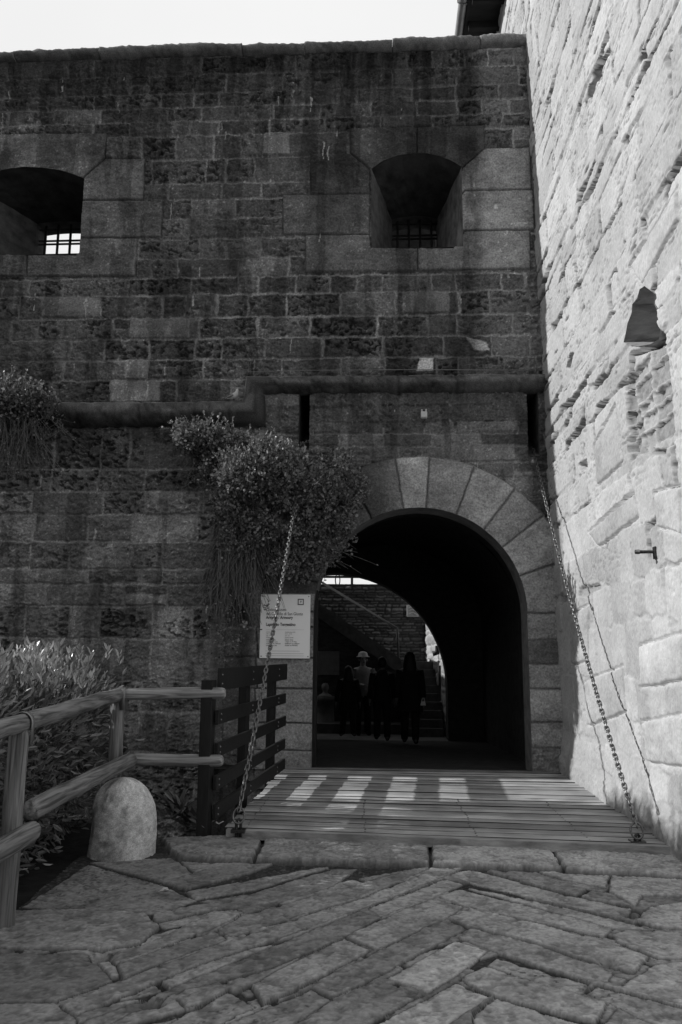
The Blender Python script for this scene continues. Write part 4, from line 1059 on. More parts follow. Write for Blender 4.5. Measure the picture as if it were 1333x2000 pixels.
# ------------------------------------------------------------------ leaves
def leaves(name, pos, nrm, size, mat, parent, shape='long', rng=NR, alb=None):
    """pos (N,3), nrm: leaf axis directions (N,3)"""
    N = len(pos); ax = nrm / (np.linalg.norm(nrm, axis=1, keepdims=True) + 1e-9)
    r = rng.normal(size=(N, 3)); sd = np.cross(ax, r); sd /= (np.linalg.norm(sd, axis=1, keepdims=True) + 1e-9); up = np.cross(sd, ax)
    s = (size * rng.uniform(.6, 1.25, N))[:, None]
    if shape == 'long': pr = [(0, 0, 0), (.35, .15, .05), (.75, .12, .03), (1, 0, -.10), (.75, -.12, .03), (.35, -.15, .05)]
    else: pr = [(0, 0, 0), (.3, .36, .07), (.75, .36, .05), (1, 0, 0), (.75, -.36, .05), (.3, -.36, .07)]
    V = np.stack([pos + ax * s * a + sd * s * b + up * s * c for a, b, c in pr], 1).reshape(-1, 3)
    i = np.arange(N)[:, None] * 6
    F = np.concatenate([i + np.array([[0, 1, 2, 3]]), i + np.array([[0, 3, 4, 5]])], 0)
    al = np.repeat(rng.uniform(0, 1, N) if alb is None else alb, 6)
    return mesh_np(name, V, F, mat, parent, alb=al, smooth=False)
def clumps(ells, n, rng, k=26, spread=.05, shell=.55):
    """leaf clusters spread through a union of ellipsoids (cx,cy,cz,rx,ry,rz,weight)"""
    w = np.array([e[6] for e in ells], float); w /= w.sum(); out = []; cen = []
    for e, m in zip(ells, (w * n / k).astype(int)):
        d = rng.normal(size=(m, 3)); d /= np.linalg.norm(d, axis=1, keepdims=True)
        rr_ = (shell + (1 - shell) * rng.random(m)) ** .8 * (1 + .12 * rng.normal(size=m))
        c = np.array(e[:3]) + d * rr_[:, None] * np.array(e[3:6])
        kk = rng.normal(size=(m, k, 3)) * spread
        out.append((c[:, None, :] + kk).reshape(-1, 3)); cen.append(np.repeat(d, k, 0) + kk.reshape(-1, 3) / spread * .35)
    return np.concatenate(out), np.concatenate(cen)
# hedge behind the railing
hedge = empty('hedge', (-3.3, 7, -.17), label='bushy hedge of long pointed leaves behind the log railing', cat='hedge')
rg = np.random.default_rng(3); he = []
for _ in range(84):
    y = rg.uniform(2.4, 8.2); xr_ = -2.62 - .05 * (y - 5) ; x = xr_ - abs(rg.normal()) * .75
    top = 1.27 + .05 * rg.normal() + (.10 if y > 7 else 0)
    he.append((x - .25, y, top - .45, .38, .42, .42, 1))
    he.append((x - .2, y, rg.uniform(0, .8), .42, .42, .5, .8))
p, d = clumps(he, 120000, rg, 16, .09, .35)
ok = (p[:, 0] < -2.42 - .0 * p[:, 1]) & (p[:, 2] > -.1); p, d = p[ok], d[ok]
d = d * .8 + np.array([0, 0, .35]) + rg.normal(size=d.shape) * .5
leaves('foliage', p, d, .09, M_hedge, hedge, 'long', rg)
tw = []
for _ in range(50):
    x, y = rg.uniform(-3.9, -2.9), rg.uniform(4.8, 8.1); z = rg.uniform(.0, .3); P = [Vector((x, y, z))]
    for k in range(5): P.append(P[-1] + Vector((rg.normal() * .06, rg.normal() * .06, .26)))
    tw.append(tube(P, [.012 - .0018 * i for i in range(6)], 4, caps=False))
mesh_py('stems', *join_np(tw), M_bark, hedge)
# upright shoots, leaf colour lightened to stand in for sunlight
sh = []; sd_ = []
for _ in range(240):
    y = rg.uniform(5.0, 8.25); x = rg.uniform(-4.2, -2.62); z0 = 1.22 + rg.uniform(-.1, .22)
    for k in range(9):
        sh.append((x + rg.normal() * .008, y + rg.normal() * .008, z0 + k * .013)); a = k * 2.4 + x * 9; sd_.append((math.cos(a) * .5, math.sin(a) * .5, .9))
leaves('shoots', np.array(sh), np.array(sd_), .085, M_shoot, hedge, 'long', rg)
# unseen row of trees added so their crowns keep the near deck and paving shaded
def unseen_shade_tree(label, x, y, r, seed):
    rg = np.random.default_rng(seed); t = empty('unseen_shade_tree', (x, y, -.17), label=label, cat='unseen_shade_tree', group=None)
    he = [(x + rg.normal() * .25, y + rg.uniform(-r, r), (rg.uniform(5.15, 5.4) if y > 5.8 else rg.uniform(4.4, 5.4)), .4, .5, .24, 1) for _ in range(14 if y > 5.8 else 26)]
    p, d = clumps(he, 6500 if y > 5.8 else 11000, rg, 16, .10, .2); leaves('crown', p, d + rg.normal(size=d.shape) * .4, .2, M_hedge, t, 'long', rg)
    pt = [tube([(x, y, -.3), (x + .04, y, 2.5), (x, y + .05, 4.6), (x, y, 5.4)], [.09, .075, .05, .02], 8)]
    for k in range(5):
        a = k * 1.3; pt.append(tube([(x, y, 3.9 + .15 * k), (x + .4 * math.cos(a), y + .4 * math.sin(a), 4.8), (x + .7 * math.cos(a), y + .8 * math.sin(a), 5.4)], [.035, .025, .01], 6))
    mesh_py('shade_tree_trunk', *join_np(pt), M_bark, t)
for i, (y, lab) in enumerate(((8.05, 'slim tree added to shade the deck, the one nearest the gate'), (6.6, 'slim tree added to shade the deck, second from the gate'), (5.1, 'slim tree added to shade the paving, third from the gate'), (3.6, 'slim tree added to shade the paving, fourth from the gate'), (2.1, 'slim tree added to shade the paving, farthest from the gate'))):
    unseen_shade_tree(lab, -9.0, y, .75 if i else .55, 60 + i)

# shrubs rooted in the wall
def wall_bush(name, label, ells, n, strands, seed, size=.034, sprig=()):
    rg = np.random.default_rng(seed); c = W(*ells[0][:2]); b = empty(name, (c[0], YW, c[1]), label=label, cat='creeper', group=None)
    E_ = []
    for (px, py, rx, ry, out, wt) in ells:
        x, z = W(px, py, YW - out); E_.append((x, YW - out, z, rx / 141, min(out * .95, .45), ry / 141, wt))
    p, d = clumps(E_, n, rg, 14, .035, .45); ok = p[:, 1] < YW - .03; p, d = p[ok], d[ok]
    leaves('foliage', p, d * .6 + np.array([0, -.2, .35]) + rg.normal(size=d.shape) * .45, size * 1.25, M_ivy, b, 'round', rg)
    st_ = []; lp = []; ld = []
    for (px0, px1, py0, py1, ln0, ln1, cnt) in strands:
        for _ in range(cnt):
            px, py = rg.uniform(px0, px1), rg.uniform(py0, py1); out = rg.uniform(.12, .5); x, z = W(px, py, YW - out); L = rg.uniform(ln0, ln1)
            P = [Vector((x, YW - out, z))]; k = 9; dx_ = rg.normal() * .02
            for i in range(k):
                dx_ += rg.normal() * .012; P.append(P[-1] + Vector((dx_, rg.normal() * .012 + (.0 if out < .3 else .006), -L / k)))
                if rg.random() < .22: lp.append(tuple(P[-1])); ld.append((rg.normal(), rg.normal(), .2))
            st_.append(tube(P, [.0052 - .0003 * i for i in range(k + 1)], 3, caps=False))
    for (px, py, r_, cnt) in sprig:
        x, z = W(px, py, YW - .35)
        for _ in range(cnt): lp.append((x + rg.normal() * r_, YW - .35 + rg.normal() * r_, z + rg.normal() * r_ * 1.6)); ld.append((rg.normal(), rg.normal(), rg.normal() * .5))
    for e in E_:
        if e[0] > W(600, 950)[0]: continue
        for _ in range(int(9 * e[6])):
            a = rg.uniform(-1.2, 1.2); P = Vector((e[0] + math.sin(a) * e[3] * .95, e[1] + rg.uniform(-.9, .2) * e[4], e[2] + math.cos(a) * e[5] * .95)); dv = Vector((math.sin(a) * .7 + rg.normal() * .3, rg.normal() * .3 - .2, math.cos(a) * .8 + rg.normal() * .2)).normalized(); L = rg.uniform(.08, .22); pp = [P + dv * L * k / 5 + Vector((0, 0, -.03 * (k / 5) ** 2)) for k in range(6)]
            st_.append(tube(pp, [.003] * 6, 3, caps=False))
            for k in range(1, 11):
                q = P + dv * L * k / 10; lp.append(tuple(q)); ld.append((dv.x + rg.normal() * .9, dv.y + rg.normal() * .9, dv.z + rg.normal() * .9))
    mesh_py('stems', *join_np(st_), M_bark, b)['kind'] = 'stuff'
    if lp: leaves('trailing_leaves', np.array(lp), np.array(ld), size * 1.1, M_ivy, b, 'round', rg)
    return b
wall_bush('wall_creeper', 'large round-leaved creeper bush hanging on the wall over the sign', [
    (520, 930, 80, 50, .68, 2.6), (590, 945, 85, 50, .5, 2), (470, 925, 45, 40, .66, 1.3), (655, 985, 45, 65, .35, 1.6), (560, 1010, 90, 55, .45, 2), (455, 985, 45, 50, .4, 1.2), (620, 1060, 60, 50, .3, 1.2), (545, 890, 40, 25, .5, .8), (690, 950, 25, 35, .25, .6), (480, 1050, 50, 45, .35, .7), (660, 900, 30, 25, .25, .35), (585, 1100, 60, 30, .3, .7)],
    26000, [(425, 510, 990, 1060, .4, .9, 150), (510, 640, 1000, 1070, .25, .5, 120), (425, 505, 1020, 1090, .7, 1.15, 130), (560, 640, 1050, 1085, .1, .3, 50)], 5,
    sprig=[(445, 1195, .05, 30), (440, 1225, .05, 40), (455, 1258, .05, 40), (425, 1250, .06, 60), (478, 1222, .03, 30), (465, 1250, .03, 30), (437, 1275, .06, 50), (515, 1175, .03, 16), (520, 1190, .02, 10)])
wall_bush('wall_creeper', 'smaller upper creeper clump rooted under the roll moulding', [(400, 860, 45, 28, .4, 1.6), (450, 870, 50, 30, .4, 1.2), (370, 855, 25, 22, .35, .7), (430, 905, 40, 30, .3, .9)], 8000, [(360, 470, 880, 940, .15, .45, 50)], 6)
wall_bush('wall_creeper', 'trailing creeper growing on the moulding at the far left', [(30, 785, 70, 30, .4, 2), (75, 790, 40, 25, .35, .9), (-30, 790, 40, 35, .4, 1), (10, 760, 50, 18, .3, .7), (100, 800, 22, 14, .3, .3)], 9000, [(-20, 70, 790, 830, .4, 1.1, 120), (60, 125, 800, 830, .15, .4, 30)], 7)

# weeds at the foot of the wall
rg = np.random.default_rng(8)
for (px, py, lab) in ((345, 1575, 'spiky weed at the foot of the wall beside the bollard'), (385, 1600, 'low weed at the wall foot close to the dark barrier post'), (230, 1470, 'thin leafy weed behind the corner post of the log railing')):
    yy = 8.0; x, z = W(px, py + 25, yy); pp = []; dd_ = []
    for _ in range(46):
        pp.append((x + rg.normal() * .05, yy + rg.normal() * .05, z + rg.uniform(0, .14))); dd_.append((rg.normal(), rg.normal(), .9))
    o = leaves('weed', np.array(pp), np.array(dd_), .19, M_hedge, None, 'long', rg); tag(o, lab, 'weed')
# soil bank in the corner under the weeds
solid('bank', [(-2.6, 7.28), (-1.36, 7.28), (-1.4, 8.4), (-2.6, 8.6)], -1.6, -.55, M_soil)

# ------------------------------------------------------------------ chains
def chain(label, top, bot, sag, ringR=.05):
    top, bot = Vector(top), Vector(bot)
    ch = empty('chain', (bot.x, bot.y, 0), label=label, cat='chain', group=None)
    base = []; nseg, m = 14, 6; Lh, wr, r = .021, .0165, .0078
    # one link: stadium path
    path = []
    for k in range(nseg):
        w = 2 * math.pi * k / nseg; path.append(Vector((math.cos(w) * wr, 0, math.sin(w) * wr + (Lh if math.sin(w) > 0 else -Lh) * (1 if abs(math.sin(w)) > .01 else 0))))
    V = []; F = []
    cur = []; N = 400
    for i in range(N + 1):
        t = i / N; p = top.lerp(bot, t); p.z -= sag * 4 * t * (1 - t); cur.append(p)
    ds = [0]
    for i in range(N): ds.append(ds[-1] + (cur[i + 1] - cur[i]).length)
    s = 0.0; step = .0545; j = 0; rr = random.Random(len(label))
    while s < ds[-1] - .01:
        i = min(N - 1, max(0, int(np.searchsorted(ds, s)) - 1)); p = cur[i].lerp(cur[i + 1], (s - ds[i]) / (ds[i + 1] - ds[i] + 1e-9)); d = (cur[i + 1] - cur[i]).normalized()
        q = d.to_track_quat('Z', 'Y').to_matrix() @ Matrix.Rotation((j % 2) * math.pi / 2 + .6 + rr.uniform(-.3, .3) + .012 * j, 3, 'Z')
        pts = [q @ a for a in path]; o = len(V)
        for a in range(nseg):
            t_ = (pts[(a + 1) % nseg] - pts[a - 1]).normalized(); n1 = t_.cross(q @ Vector((0, 1, 0))).normalized(); n2 = q @ Vector((0, 1, 0))
            for b in range(m):
                w = 2 * math.pi * b / m; V.append(p + pts[a] + n1 * math.cos(w) * r + n2 * math.sin(w) * r)
        for a in range(nseg):
            for b in range(m): F.append((o+a*m+b, o+a*m+(b+1) % m, o+((a+1) % nseg)*m+(b+1) % m, o+((a+1) % nseg)*m+b))
        s += step; j += 1
    mesh_py('links', V, F, M_chain, ch)
    rc = bot + Vector((0, 0, -.045)); pts = [rc + Vector((math.cos(w) * ringR, math.sin(w) * .02, math.sin(w) * ringR * 1.2)) for w in [2 * math.pi * k / 24 for k in range(25)]]
    mesh_py('ring', *tube(pts, .009, 8, caps=False), M_chain, ch)
    e = rc + Vector((.0, 0, -ringR * 1.2))
    mesh_py('eye_bolt', *tube([(e.x - .015, e.y, -.08), (e.x - .018, e.y, e.z - .01), (e.x - .012, e.y - .005, e.z + .025), (e.x + .004, e.y, e.z + .034), (e.x + .018, e.y + .005, e.z + .022), (e.x + .02, e.y, e.z - .01), (e.x + .016, e.y, -.08)], .013, 8), M_iron, ch)
    box('anchor_plate', e.x - .06, e.x + .06, e.y - .045, e.y + .05, -.02, .006, M_iron, ch, bevel=.003)
    return ch
bR = at(1244, 1612, 7.0); bL = at(467, 1583, 7.13)
chain('rusty chain hanging from the left slot to the deck in front of the sign', ((s1[0] + s1[1]) / 2 - .0, YW + .1, s1[2] + .12), bL, .14)
chain('rusty chain running down beside the sunlit tower to the deck corner', ((s2[0] + s2[1]) / 2 + .02, YW + .1, s2[2] + .12), bR, .20)

# ------------------------------------------------------------------ sign by the gateway
YS = YW - .11
xa, za = W(510, 1161, YS); xb, _ = W(607, 1161, YS); _, zb_ = W(560, 1286, YS); xa2 = xa
sg = empty('sign', (xa, YS, zb_), label='white information board with museum text on the left gate pier', cat='sign')
box('board', xa, xb, YS, YS + .012, zb_, za, M_sign, sg, bevel=.003)
SWd, SHt = xb - xa, za - zb_
def text(body, u, v, size, mat=None, par=sg, bold=0.0, w=None):
    c = bpy.data.curves.new('lettering', 'FONT'); c.body = body; c.size = size; c.offset = bold; c.extrude = .0008
    o = bpy.data.objects.new('lettering', c); COL.objects.link(o); bpy.context.view_layer.update()
    dg = bpy.context.evaluated_depsgraph_get(); m = bpy.data.meshes.new_from_object(o.evaluated_get(dg)); bpy.data.objects.remove(o); bpy.data.curves.remove(c)
    if w:
        xs = [q.co.x for q in m.vertices]; k = w * SWd / (max(xs) - min(xs) + 1e-9)
    else: k = 1
    o = bpy.data.objects.new('lettering', m); m.materials.clear(); m.materials.append(mat or M_ink)
    mt = Matrix.Translation((xa + u * SWd, YS - .0025, za - v * SHt)) @ Matrix.Rotation(math.pi / 2, 4, 'X') @ Matrix.Diagonal((k, 1, 1, 1))
    m.transform(mt); return finish(o, par)
text('Civico Museo', .115, .262, .058, w=.40); text('del Castello di San Giusto', .115, .328, .058, w=.735, bold=0); text('Armeria / Armoury', .115, .386, .058, bold=.0013, w=.54)
text('Lapidario Tergestino', .115, .495, .058, bold=.0013, w=.59)
for i, (a, b) in enumerate((('orario estivo', 'orario invernale'), ('1/4 - 31/10', '1/11 - 31/3'), ('10 - 19', '10 - 17'), ('chiuso mai', 'chiuso lunedi'))):
    text(a, .125, .600 + i * .0285, .022, M_inkl); text(b, .50, .600 + i * .0285, .022, M_inkl)
for i, (a, b) in enumerate((('summer time', 'winter time'), ('1 Apr to 31 Oct', '1 Nov to 31 Mar'), ('10.00 am to 7.00 pm', '10.00 am to 5.00 pm'), ('open every day', 'closed on Monday'))):
    text(a, .125, .722 + i * .0285, .024, M_ink if i != 1 else M_inkl); text(b, .50, .722 + i * .0285, .024, M_ink if i != 1 else M_inkl)
for v_ in (.555, .885, .925, .958):
    hgt = .0016 if v_ == .555 else .005
    box('rule', xa + .12 * SWd, xa + (.88 if v_ != .885 else .8) * SWd, YS - .003, YS - .0005, za - v_ * SHt - hgt, za - v_ * SHt, M_inkl if v_ == .555 else M_inkf, sg)
# square emblem
ex, ez, es = xa + .745 * SWd, za - .165 * SHt, .122 * SWd
bm = bmesh.new()
for a in ((0, es, 0, es * .15), (0, es, es * .85, es), (0, es * .15, es * .15, es * .85), (es * .85, es, es * .15, es * .85), (es * .35, es * .65, es * .5, es * .58), (es * .35, es * .6, es * .34, es * .4), (es * .4, es * .65, es * .62, es * .67)):
    add_box(bm, ex + a[0], ex + a[1], YS - .003, YS - .0005, ez + a[2], ez + a[3])
from_bm('emblem', bm, M_inkm, sg)
bm = bmesh.new(); bmesh.ops.create_cone(bm, cap_ends=True, segments=10, radius1=.009, radius2=.007, depth=.006, matrix=Matrix.Rotation(math.pi / 2, 4, 'X')); o = from_bm('screw', bm, M_gut, None)
copies('screw', o, [Matrix.Translation((xa + u_ * SWd, YS - .004, za - v_ * SHt)) for u_, v_ in ((.035, .03), (.965, .03), (.035, .97), (.965, .97))], sg)

# ------------------------------------------------------------------ small fittings
lx, lz = W(828, 812); lmp = empty('wall_sensor', (lx, YW - .06, lz), label='little white box fitting fixed above the arch', cat='fitting')
bm = bmesh.new(); add_box(bm, lx - .045, lx + .045, YW - .13, YW - .03, lz - .06, lz + .03); from_bm('housing', bm, M_white, lmp, bevel=.012)
mesh_py('bracket', *join_np([tube([(lx - .03, YW - .04, lz + .02), (lx - .03, YW - .09, lz + .065)], .012, 6), tube([(lx + .03, YW - .04, lz + .02), (lx + .03, YW - .09, lz + .07)], .012, 6)]), M_white, lmp)
py_, pz_ = T(1281, 1078, 2.36); pg = empty('iron_peg', (2.38, py_, pz_), label='dark iron peg projecting from the sunlit tower wall', cat='peg')
mesh_py('rod', *tube([(2.45, py_, pz_), (2.30, py_, pz_), (2.22, py_, pz_)], [.014, .014, .015], 10), M_iron, pg)
mesh_py('head', *tube([(2.225, py_, pz_), (2.19, py_, pz_)], [.02, .019], 10), M_iron, pg)
bm = bmesh.new(); add_box(bm, 2.345, 2.36, py_ - .03, py_ + .03, pz_ - .06, pz_ + .045); from_bm('back_plate', bm, M_iron, pg, bevel=.004)
rx, rz = W(660, 1133, YW + .2); 
o = mesh_py('hanging_ring', *tube([(rx + .032 * math.cos(w), YW + .2, rz + .085 * math.sin(w)) for w in [2 * math.pi * k / 20 for k in range(21)]], .008, 6, caps=False), M_iron, None); tag(o, 'thin dark loop hanging in the arch against the bright sky', 'ring')
# pigeon on the moulding
bx, bz = W(456, 779, YW - .16); bz = za_roll_top
pg = empty('pigeon', (bx, YW - .12, bz), label='small pale pigeon perched on the roll moulding', cat='bird')
def lathe_x(name, secs_, mat, par, n=14): # sections: (centre xyz, radius) along a curve
    V, F = tube([s_[0] for s_ in secs_], [s_[1] for s_ in secs_], n); return mesh_py(name, V, F, mat, par)
B = Vector((bx, YW - .12, bz))
lathe_x('body', [(B + Vector(a), r) for a, r in (((-.10, .02, .035), .006), ((-.06, .015, .045), .02), ((-.02, .0, .06), .038), ((.015, -.01, .075), .042), ((.035, -.015, .10), .033), ((.042, -.018, .125), .022), ((.048, -.02, .145), .021), ((.056, -.022, .158), .017), ((.064, -.024, .162), .006))], M_white, pg)
lathe_x('beak', [(B + Vector((.066, -.024, .157)), .005), (B + Vector((.084, -.026, .150)), .0015)], M_iron, pg)
lathe_x('wing', [(B + Vector(a), r) for a, r in (((-.13, .0, .03), .004), ((-.07, -.022, .05), .016), ((-.01, -.036, .07), .02), ((.015, -.036, .08), .008))], M_gut, pg)
mesh_py('legs', *join_np([tube([B + Vector((.0, -.012, .03)), B + Vector((.004, -.014, -.002))], .003, 5), tube([B + Vector((.0, .012, .03)), B + Vector((.004, .014, -.002))], .003, 5)]), M_iron, pg)
# dry leaves on the kerb
for i, (px, py) in enumerate(((398, 1617), (428, 1610), (375, 1669), (408, 1672), (322, 1742))):
    x, y = G(px, py, -.0); zz = .004 if py < 1640 else ZP + .02
    if py >= 1640: x, y = G(px, py, ZP + .02)
    V = []; nn_ = 9
    for k in range(nn_):
        w = 2 * math.pi * k / nn_; r_ = .035 * (1 + .35 * math.sin(3 * w + i)); V.append((x + r_ * math.cos(w), y + r_ * math.sin(w) * .8, zz + .012 * (1 + math.sin(2 * w + i))))
    V.append((x, y, zz)); F = [(k, (k + 1) % nn_, nn_) for k in range(nn_)]
    o = mesh_py('dry_leaf', V, F, M_dry, None); so_ = o.modifiers.new('s', 'SOLIDIFY'); so_.thickness = .002
    tag(o, ('curled pale leaf at the foot of the dark barrier post', 'pale leaf on the deck edge beside the left chain ring', 'dry leaf in the gap in front of the left kerb slab', 'dry leaf under the kerb slab edge, the right of two', 'tiny leaf lying on the paving in front of the bollard')[i], 'leaf')

# ------------------------------------------------------------------ people in the passage
def person(label, x, y, z, h, face, pose, cloth, skin, coat=None, hair=None, hat=None, extra=None):
    """pose: dict of joint offsets in body units (height 1). Body is one skin surface; clothes and hair are children."""
    p = empty('person', (x, y, z), label=label, cat='person')
    J = dict(pel=(0, 0, .50), sp=(0, .005, .60), ch=(0, .01, .72), nk=(0, .012, .815), n2=(0, .0, .85), hd=(0, -.006, .905), tp=(0, .0, .955),
             sl=(.105, .01, .785), sr=(-.105, .01, .785), el=(.135, .015, .62), er=(-.135, .015, .62), wl=(.14, -.03, .475), wr=(-.14, -.03, .475),
             hl=(.055, 0, .485), hr=(-.055, 0, .485), kl=(.06, -.015, .275), kr=(-.06, -.015, .275), al=(.06, .015, .045), ar=(-.06, .015, .045), tl=(.065, -.06, .018), tr=(-.065, -.06, .018))
    J.update(pose)
    Rd = dict(pel=(.085, .062), sp=(.072, .055), ch=(.085, .062), nk=(.036, .036), n2=(.033, .035), hd=(.046, .056), tp=(.038, .045), sl=(.036, .036), sr=(.036, .036), el=(.024, .024), er=(.024, .024), wl=(.015, .018), wr=(.015, .018),
              hl=(.055, .055), hr=(.055, .055), kl=(.034, .036), kr=(.034, .036), al=(.022, .024), ar=(.022, .024), tl=(.022, .014), tr=(.022, .014))
    E_ = [('pel', 'sp'), ('sp', 'ch'), ('ch', 'nk'), ('nk', 'n2'), ('n2', 'hd'), ('hd', 'tp'), ('ch', 'sl'), ('ch', 'sr'), ('sl', 'el'), ('sr', 'er'), ('el', 'wl'), ('er', 'wr'), ('pel', 'hl'), ('pel', 'hr'), ('hl', 'kl'), ('hr', 'kr'), ('kl', 'al'), ('kr', 'ar'), ('al', 'tl'), ('ar', 'tr')]
    J = {k: Vector(v) for k, v in J.items()}
    for s, wr, el in (('l', 'wl', 'el'), ('r', 'wr', 'er')):
        d = (J[wr] - J[el]).normalized(); side = Vector((-1, 0, 0)) if s == 'l' else Vector((1, 0, 0)); b = d.cross(side).normalized()
        J['p' + s] = J[wr] + d * .035; Rd['p' + s] = (.017, .019); E_.append((wr, 'p' + s))
        for k, (o_, L) in enumerate(((-.014, .036), (-.005, .042), (.005, .040), (.013, .032))):
            a = J['p' + s] + b * o_ + d * .018; J[f'f{s}{k}'] = a; J[f'g{s}{k}'] = a + d * L * .6 + side * .003; J[f'h{s}{k}'] = a + d * L + side * .012
            for q in 'fgh': Rd[f'{q}{s}{k}'] = (.0052, .0052)
            E_ += [('p' + s, f'f{s}{k}'), (f'f{s}{k}', f'g{s}{k}'), (f'g{s}{k}', f'h{s}{k}')]
        a = J[wr] + d * .015 - b * .018; J['t1' + s] = a; J['t2' + s] = a + d * .022 - b * .012 + side * .006; Rd['t1' + s] = Rd['t2' + s] = (.0058, .0058); E_ += [(wr, 't1' + s), ('t1' + s, 't2' + s)]
    Mt = Matrix.Translation((x, y, z)) @ Matrix.Rotation(rad(face), 4, 'Z') @ Matrix.Scale(h, 4)
    keys = list(J); m = bpy.data.meshes.new('body'); m.from_pydata([tuple(Mt @ J[k]) for k in keys], [(keys.index(a), keys.index(b)) for a, b in E_], [])
    o = bpy.data.objects.new('body', m); finish(o, p)
    bm = bmesh.new(); bm.from_mesh(m); ly = bm.verts.layers.skin.verify(); bm.verts.ensure_lookup_table()
    for i, k in enumerate(keys): bm.verts[i][ly].radius = (Rd[k][0] * h, Rd[k][1] * h); bm.verts[i][ly].use_root = (k == 'pel')
    bm.to_mesh(m); bm.free(); m.materials.append(skin)
    o.modifiers.new('skin', 'SKIN').use_smooth_shade = True; sb = o.modifiers.new('sub', 'SUBSURF'); sb.levels = sb.render_levels = 1
    def part(name, secs_, mat, n=18):
        o = blob(name, secs_, mat, None, n); o.data.transform(Mt); o.parent = p; o.matrix_parent_inverse = Matrix.Translation(-Vector(p.location)); return o
    def limb(name, ks, rs, mat):
        V, F = tube([Mt @ J[k] for k in ks], [r * h for r in rs], 12); return mesh_py(name, V, F, mat, p)
    # trousers and sleeves
    for s in 'lr':
        V, F = tube([Mt @ (J['h' + s] + Vector((0, 0, .03))), Mt @ J['h' + s], Mt @ J['k' + s], Mt @ (J['a' + s] + Vector((0, 0, -.01)))], [.06 * h, .066 * h, .047 * h, .037 * h], 12); mesh_py('trouser_leg', V, F, cloth[1], p)
        V, F = tube([Mt @ (J['t' + s] + Vector((0, -.012, .012))), Mt @ (J['a' + s] + Vector((0, -.04, -.008))), Mt @ (J['t' + s] + Vector((0, -.02, -.004)))], [.026 * h, .034 * h, .024 * h], 10); mesh_py('shoe', V, F, M_cloth_dark, p)
    part('top', coat, cloth[0], 24)
    for s in 'lr':
        V, F = tube([Mt @ J['s' + s], Mt @ J['s' + s].lerp(J['e' + s], .5)] + ([Mt @ J['e' + s], Mt @ J['w' + s].lerp(J['e' + s], .1)] if cloth[2] else []), [.046 * h, .044 * h] + ([.038 * h, .03 * h] if cloth[2] else []), 12); mesh_py('sleeve', V, F, cloth[0], p)
    if hair: part('hair', hair, M_hair, 18)
    if hat: part('hat', hat, M_hatm, 20)
    # face: nose, eyes, ears and mouth
    hd = J['hd']
    for nm_, c, r, sc_, mm in (('nose', (0, -.058, -.004), .009, (1, 1.2, 1.6), skin), ('ear', (.049, .002, 0), .012, (.5, 1, 1.5), skin), ('ear', (-.049, .002, 0), .012, (.5, 1, 1.5), skin),
                               ('eye', (.018, -.049, .012), .006, (1, 1, 1), M_hair), ('eye', (-.018, -.049, .012), .006, (1, 1, 1), M_hair), ('mouth', (0, -.053, -.028), .012, (1, .4, .3), M_hair)):
        bm = bmesh.new(); bmesh.ops.create_uvsphere(bm, u_segments=8, v_segments=6, radius=1, matrix=Mt @ Matrix.Translation(hd + Vector(c)) @ Matrix.Diagonal((r * sc_[0], r * sc_[1], r * sc_[2], 1))); from_bm(nm_, bm, mm, p, smooth=True)
    return p
longcoat = [(0, 0, .42, .115, .088), (0, 0, .50, .108, .085), (0, 0, .60, .092, .075), (0, 0, .70, .104, .078), (0, .004, .75, .108, .074), (0, .006, .785, .094, .062), (0, .008, .81, .066, .052), (0, .008, .835, .04, .04)]
coat2 = [(0, 0, .34, .145, .105), (0, 0, .36, .142, .103), (0, 0, .45, .132, .10), (0, 0, .58, .106, .085), (0, 0, .69, .114, .085), (0, .004, .745, .115, .077), (0, .006, .785, .098, .064), (0, .008, .812, .068, .054), (0, .008, .838, .045, .045)]
tee = [(0, 0, .47, .098, .07), (0, 0, .55, .093, .068), (0, 0, .65, .098, .07), (0, .003, .74, .112, .07), (0, .006, .785, .105, .06), (0, .008, .815, .055, .045), (0, .008, .828, .038, .038)]
hairl = [(0, .045, .72, .05, .02), (0, .045, .80, .072, .035), (0, .028, .86, .072, .055), (0, .016, .91, .062, .058), (0, .012, .95, .056, .056), (0, .012, .98, .038, .04), (0, .012, .993, .01, .01)]
hairs = [(0, .03, .86, .045, .035), (0, .022, .90, .058, .052), (0, .014, .94, .056, .056), (0, .012, .975, .042, .045), (0, .012, .992, .012, .012)]
hat_ = [(0, -.004, .935, .085, .095), (0, -.004, .94, .084, .094), (0, 0, .948, .062, .07), (0, .0, .985, .054, .062), (0, 0, 1.0, .035, .04), (0, 0, 1.005, .008, .008)]
walk = dict(kl=(.06, -.05, .28), al=(.065, -.05, .05), tl=(.07, -.12, .02), kr=(-.06, .0, .275), ar=(-.06, .10, .06), tr=(-.062, .04, .02), wl=(.15, -.04, .48), wr=(-.15, .03, .48))
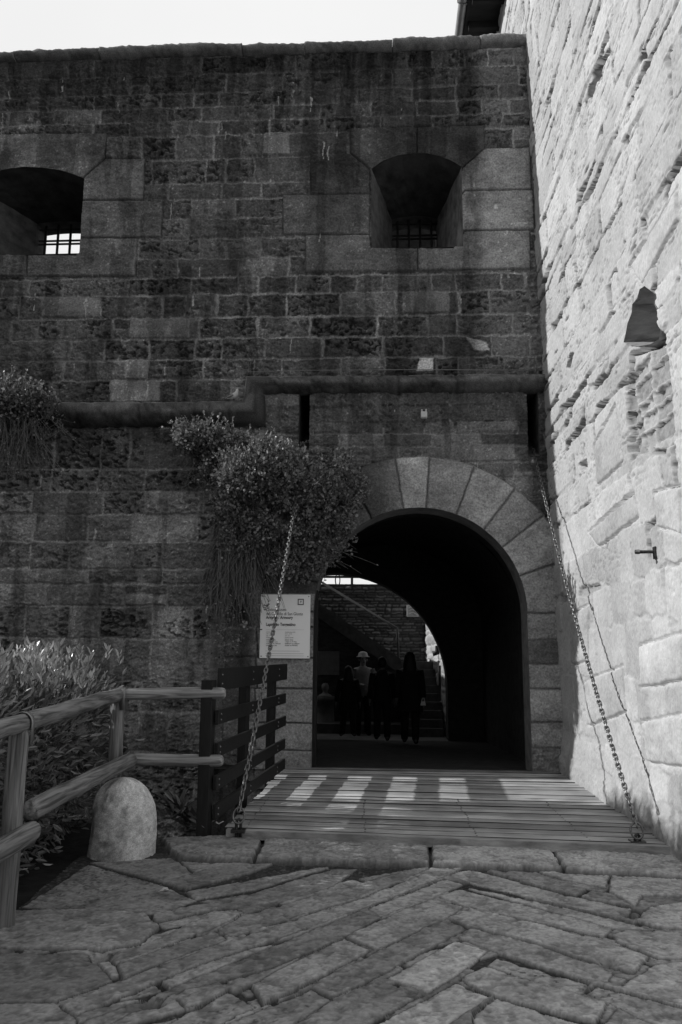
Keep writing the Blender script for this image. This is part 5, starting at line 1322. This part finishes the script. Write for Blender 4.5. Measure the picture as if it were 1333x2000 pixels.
stand = dict(kl=(.065, -.01, .275), al=(.08, .01, .045), tl=(.10, -.05, .018), kr=(-.065, -.01, .275), ar=(-.08, .01, .045), tr=(-.10, -.05, .018), wl=(.17, -.01, .47), wr=(-.17, -.01, .47), el=(.155, .015, .62), er=(-.155, .015, .62))
fold = dict(el=(.155, -.005, .64), er=(-.155, -.005, .64), wl=(.05, -.13, .58), wr=(-.04, -.135, .60), hd=(0, -.02, .90), tp=(0, -.015, .95))
ZC = -.26
yA = 16.95; person('long haired girl in a dark coat seen from behind at the passage mouth', W(680, 1438, yA)[0], yA, W(680, 1438, yA)[1], 1.44, 185, stand, (M_cloth_dark, M_cloth_dark, True), M_skin_d, coat2, hairl)
yC = 16.1; person('person in dark jacket walking away in the middle of the passage', W(747, 1444, yC)[0], yC, W(747, 1446, yC)[1], 1.62, 180, walk, (M_cloth_dark, M_cloth_dark, True), M_skin_d, longcoat, hairs)
yD = 15.6; xD = W(802, 1450, yD)[0]; zD = W(802, 1452, yD)[1]; person('person with long hair and dark coat walking away on the right', xD, yD, zD, 1.72, 176, walk, (M_cloth_dark, M_cloth_dark, True), M_skin_d, coat2, hairl)
yB = 18.0; person('person in a pale sun hat and grey top, hands together, facing out', W(709, 1420, yB)[0], yB, -.265, 1.79, 12, fold, (M_cloth_mid, M_cloth_dark, False), M_skin, tee, hairs, hat_)
bgx, bgz = W(827, 1370, yD - .12)
bg_ = empty('handbag', (bgx, yD - .12, bgz - .06), label='tiny pale triangular bag in the hand of the walker on the right', cat='bag')
mesh_py('bag', [(bgx - .05, yD - .15, bgz - .075), (bgx + .05, yD - .15, bgz - .075), (bgx + .035, yD - .13, bgz), (bgx - .035, yD - .13, bgz), (bgx - .05, yD - .10, bgz - .075), (bgx + .05, yD - .10, bgz - .075), (bgx + .035, yD - .12, bgz), (bgx - .035, yD - .12, bgz)], [(0,1,2,3),(5,4,7,6),(4,0,3,7),(1,5,6,2),(3,2,6,7),(4,5,1,0)], M_white, bg_, smooth=False)
mesh_py('handle', *tube([(bgx - .03, yD - .125, bgz), (bgx - .015, yD - .125, bgz + .06), (bgx + .015, yD - .125, bgz + .06), (bgx + .03, yD - .125, bgz)], .006, 6), M_white, bg_)
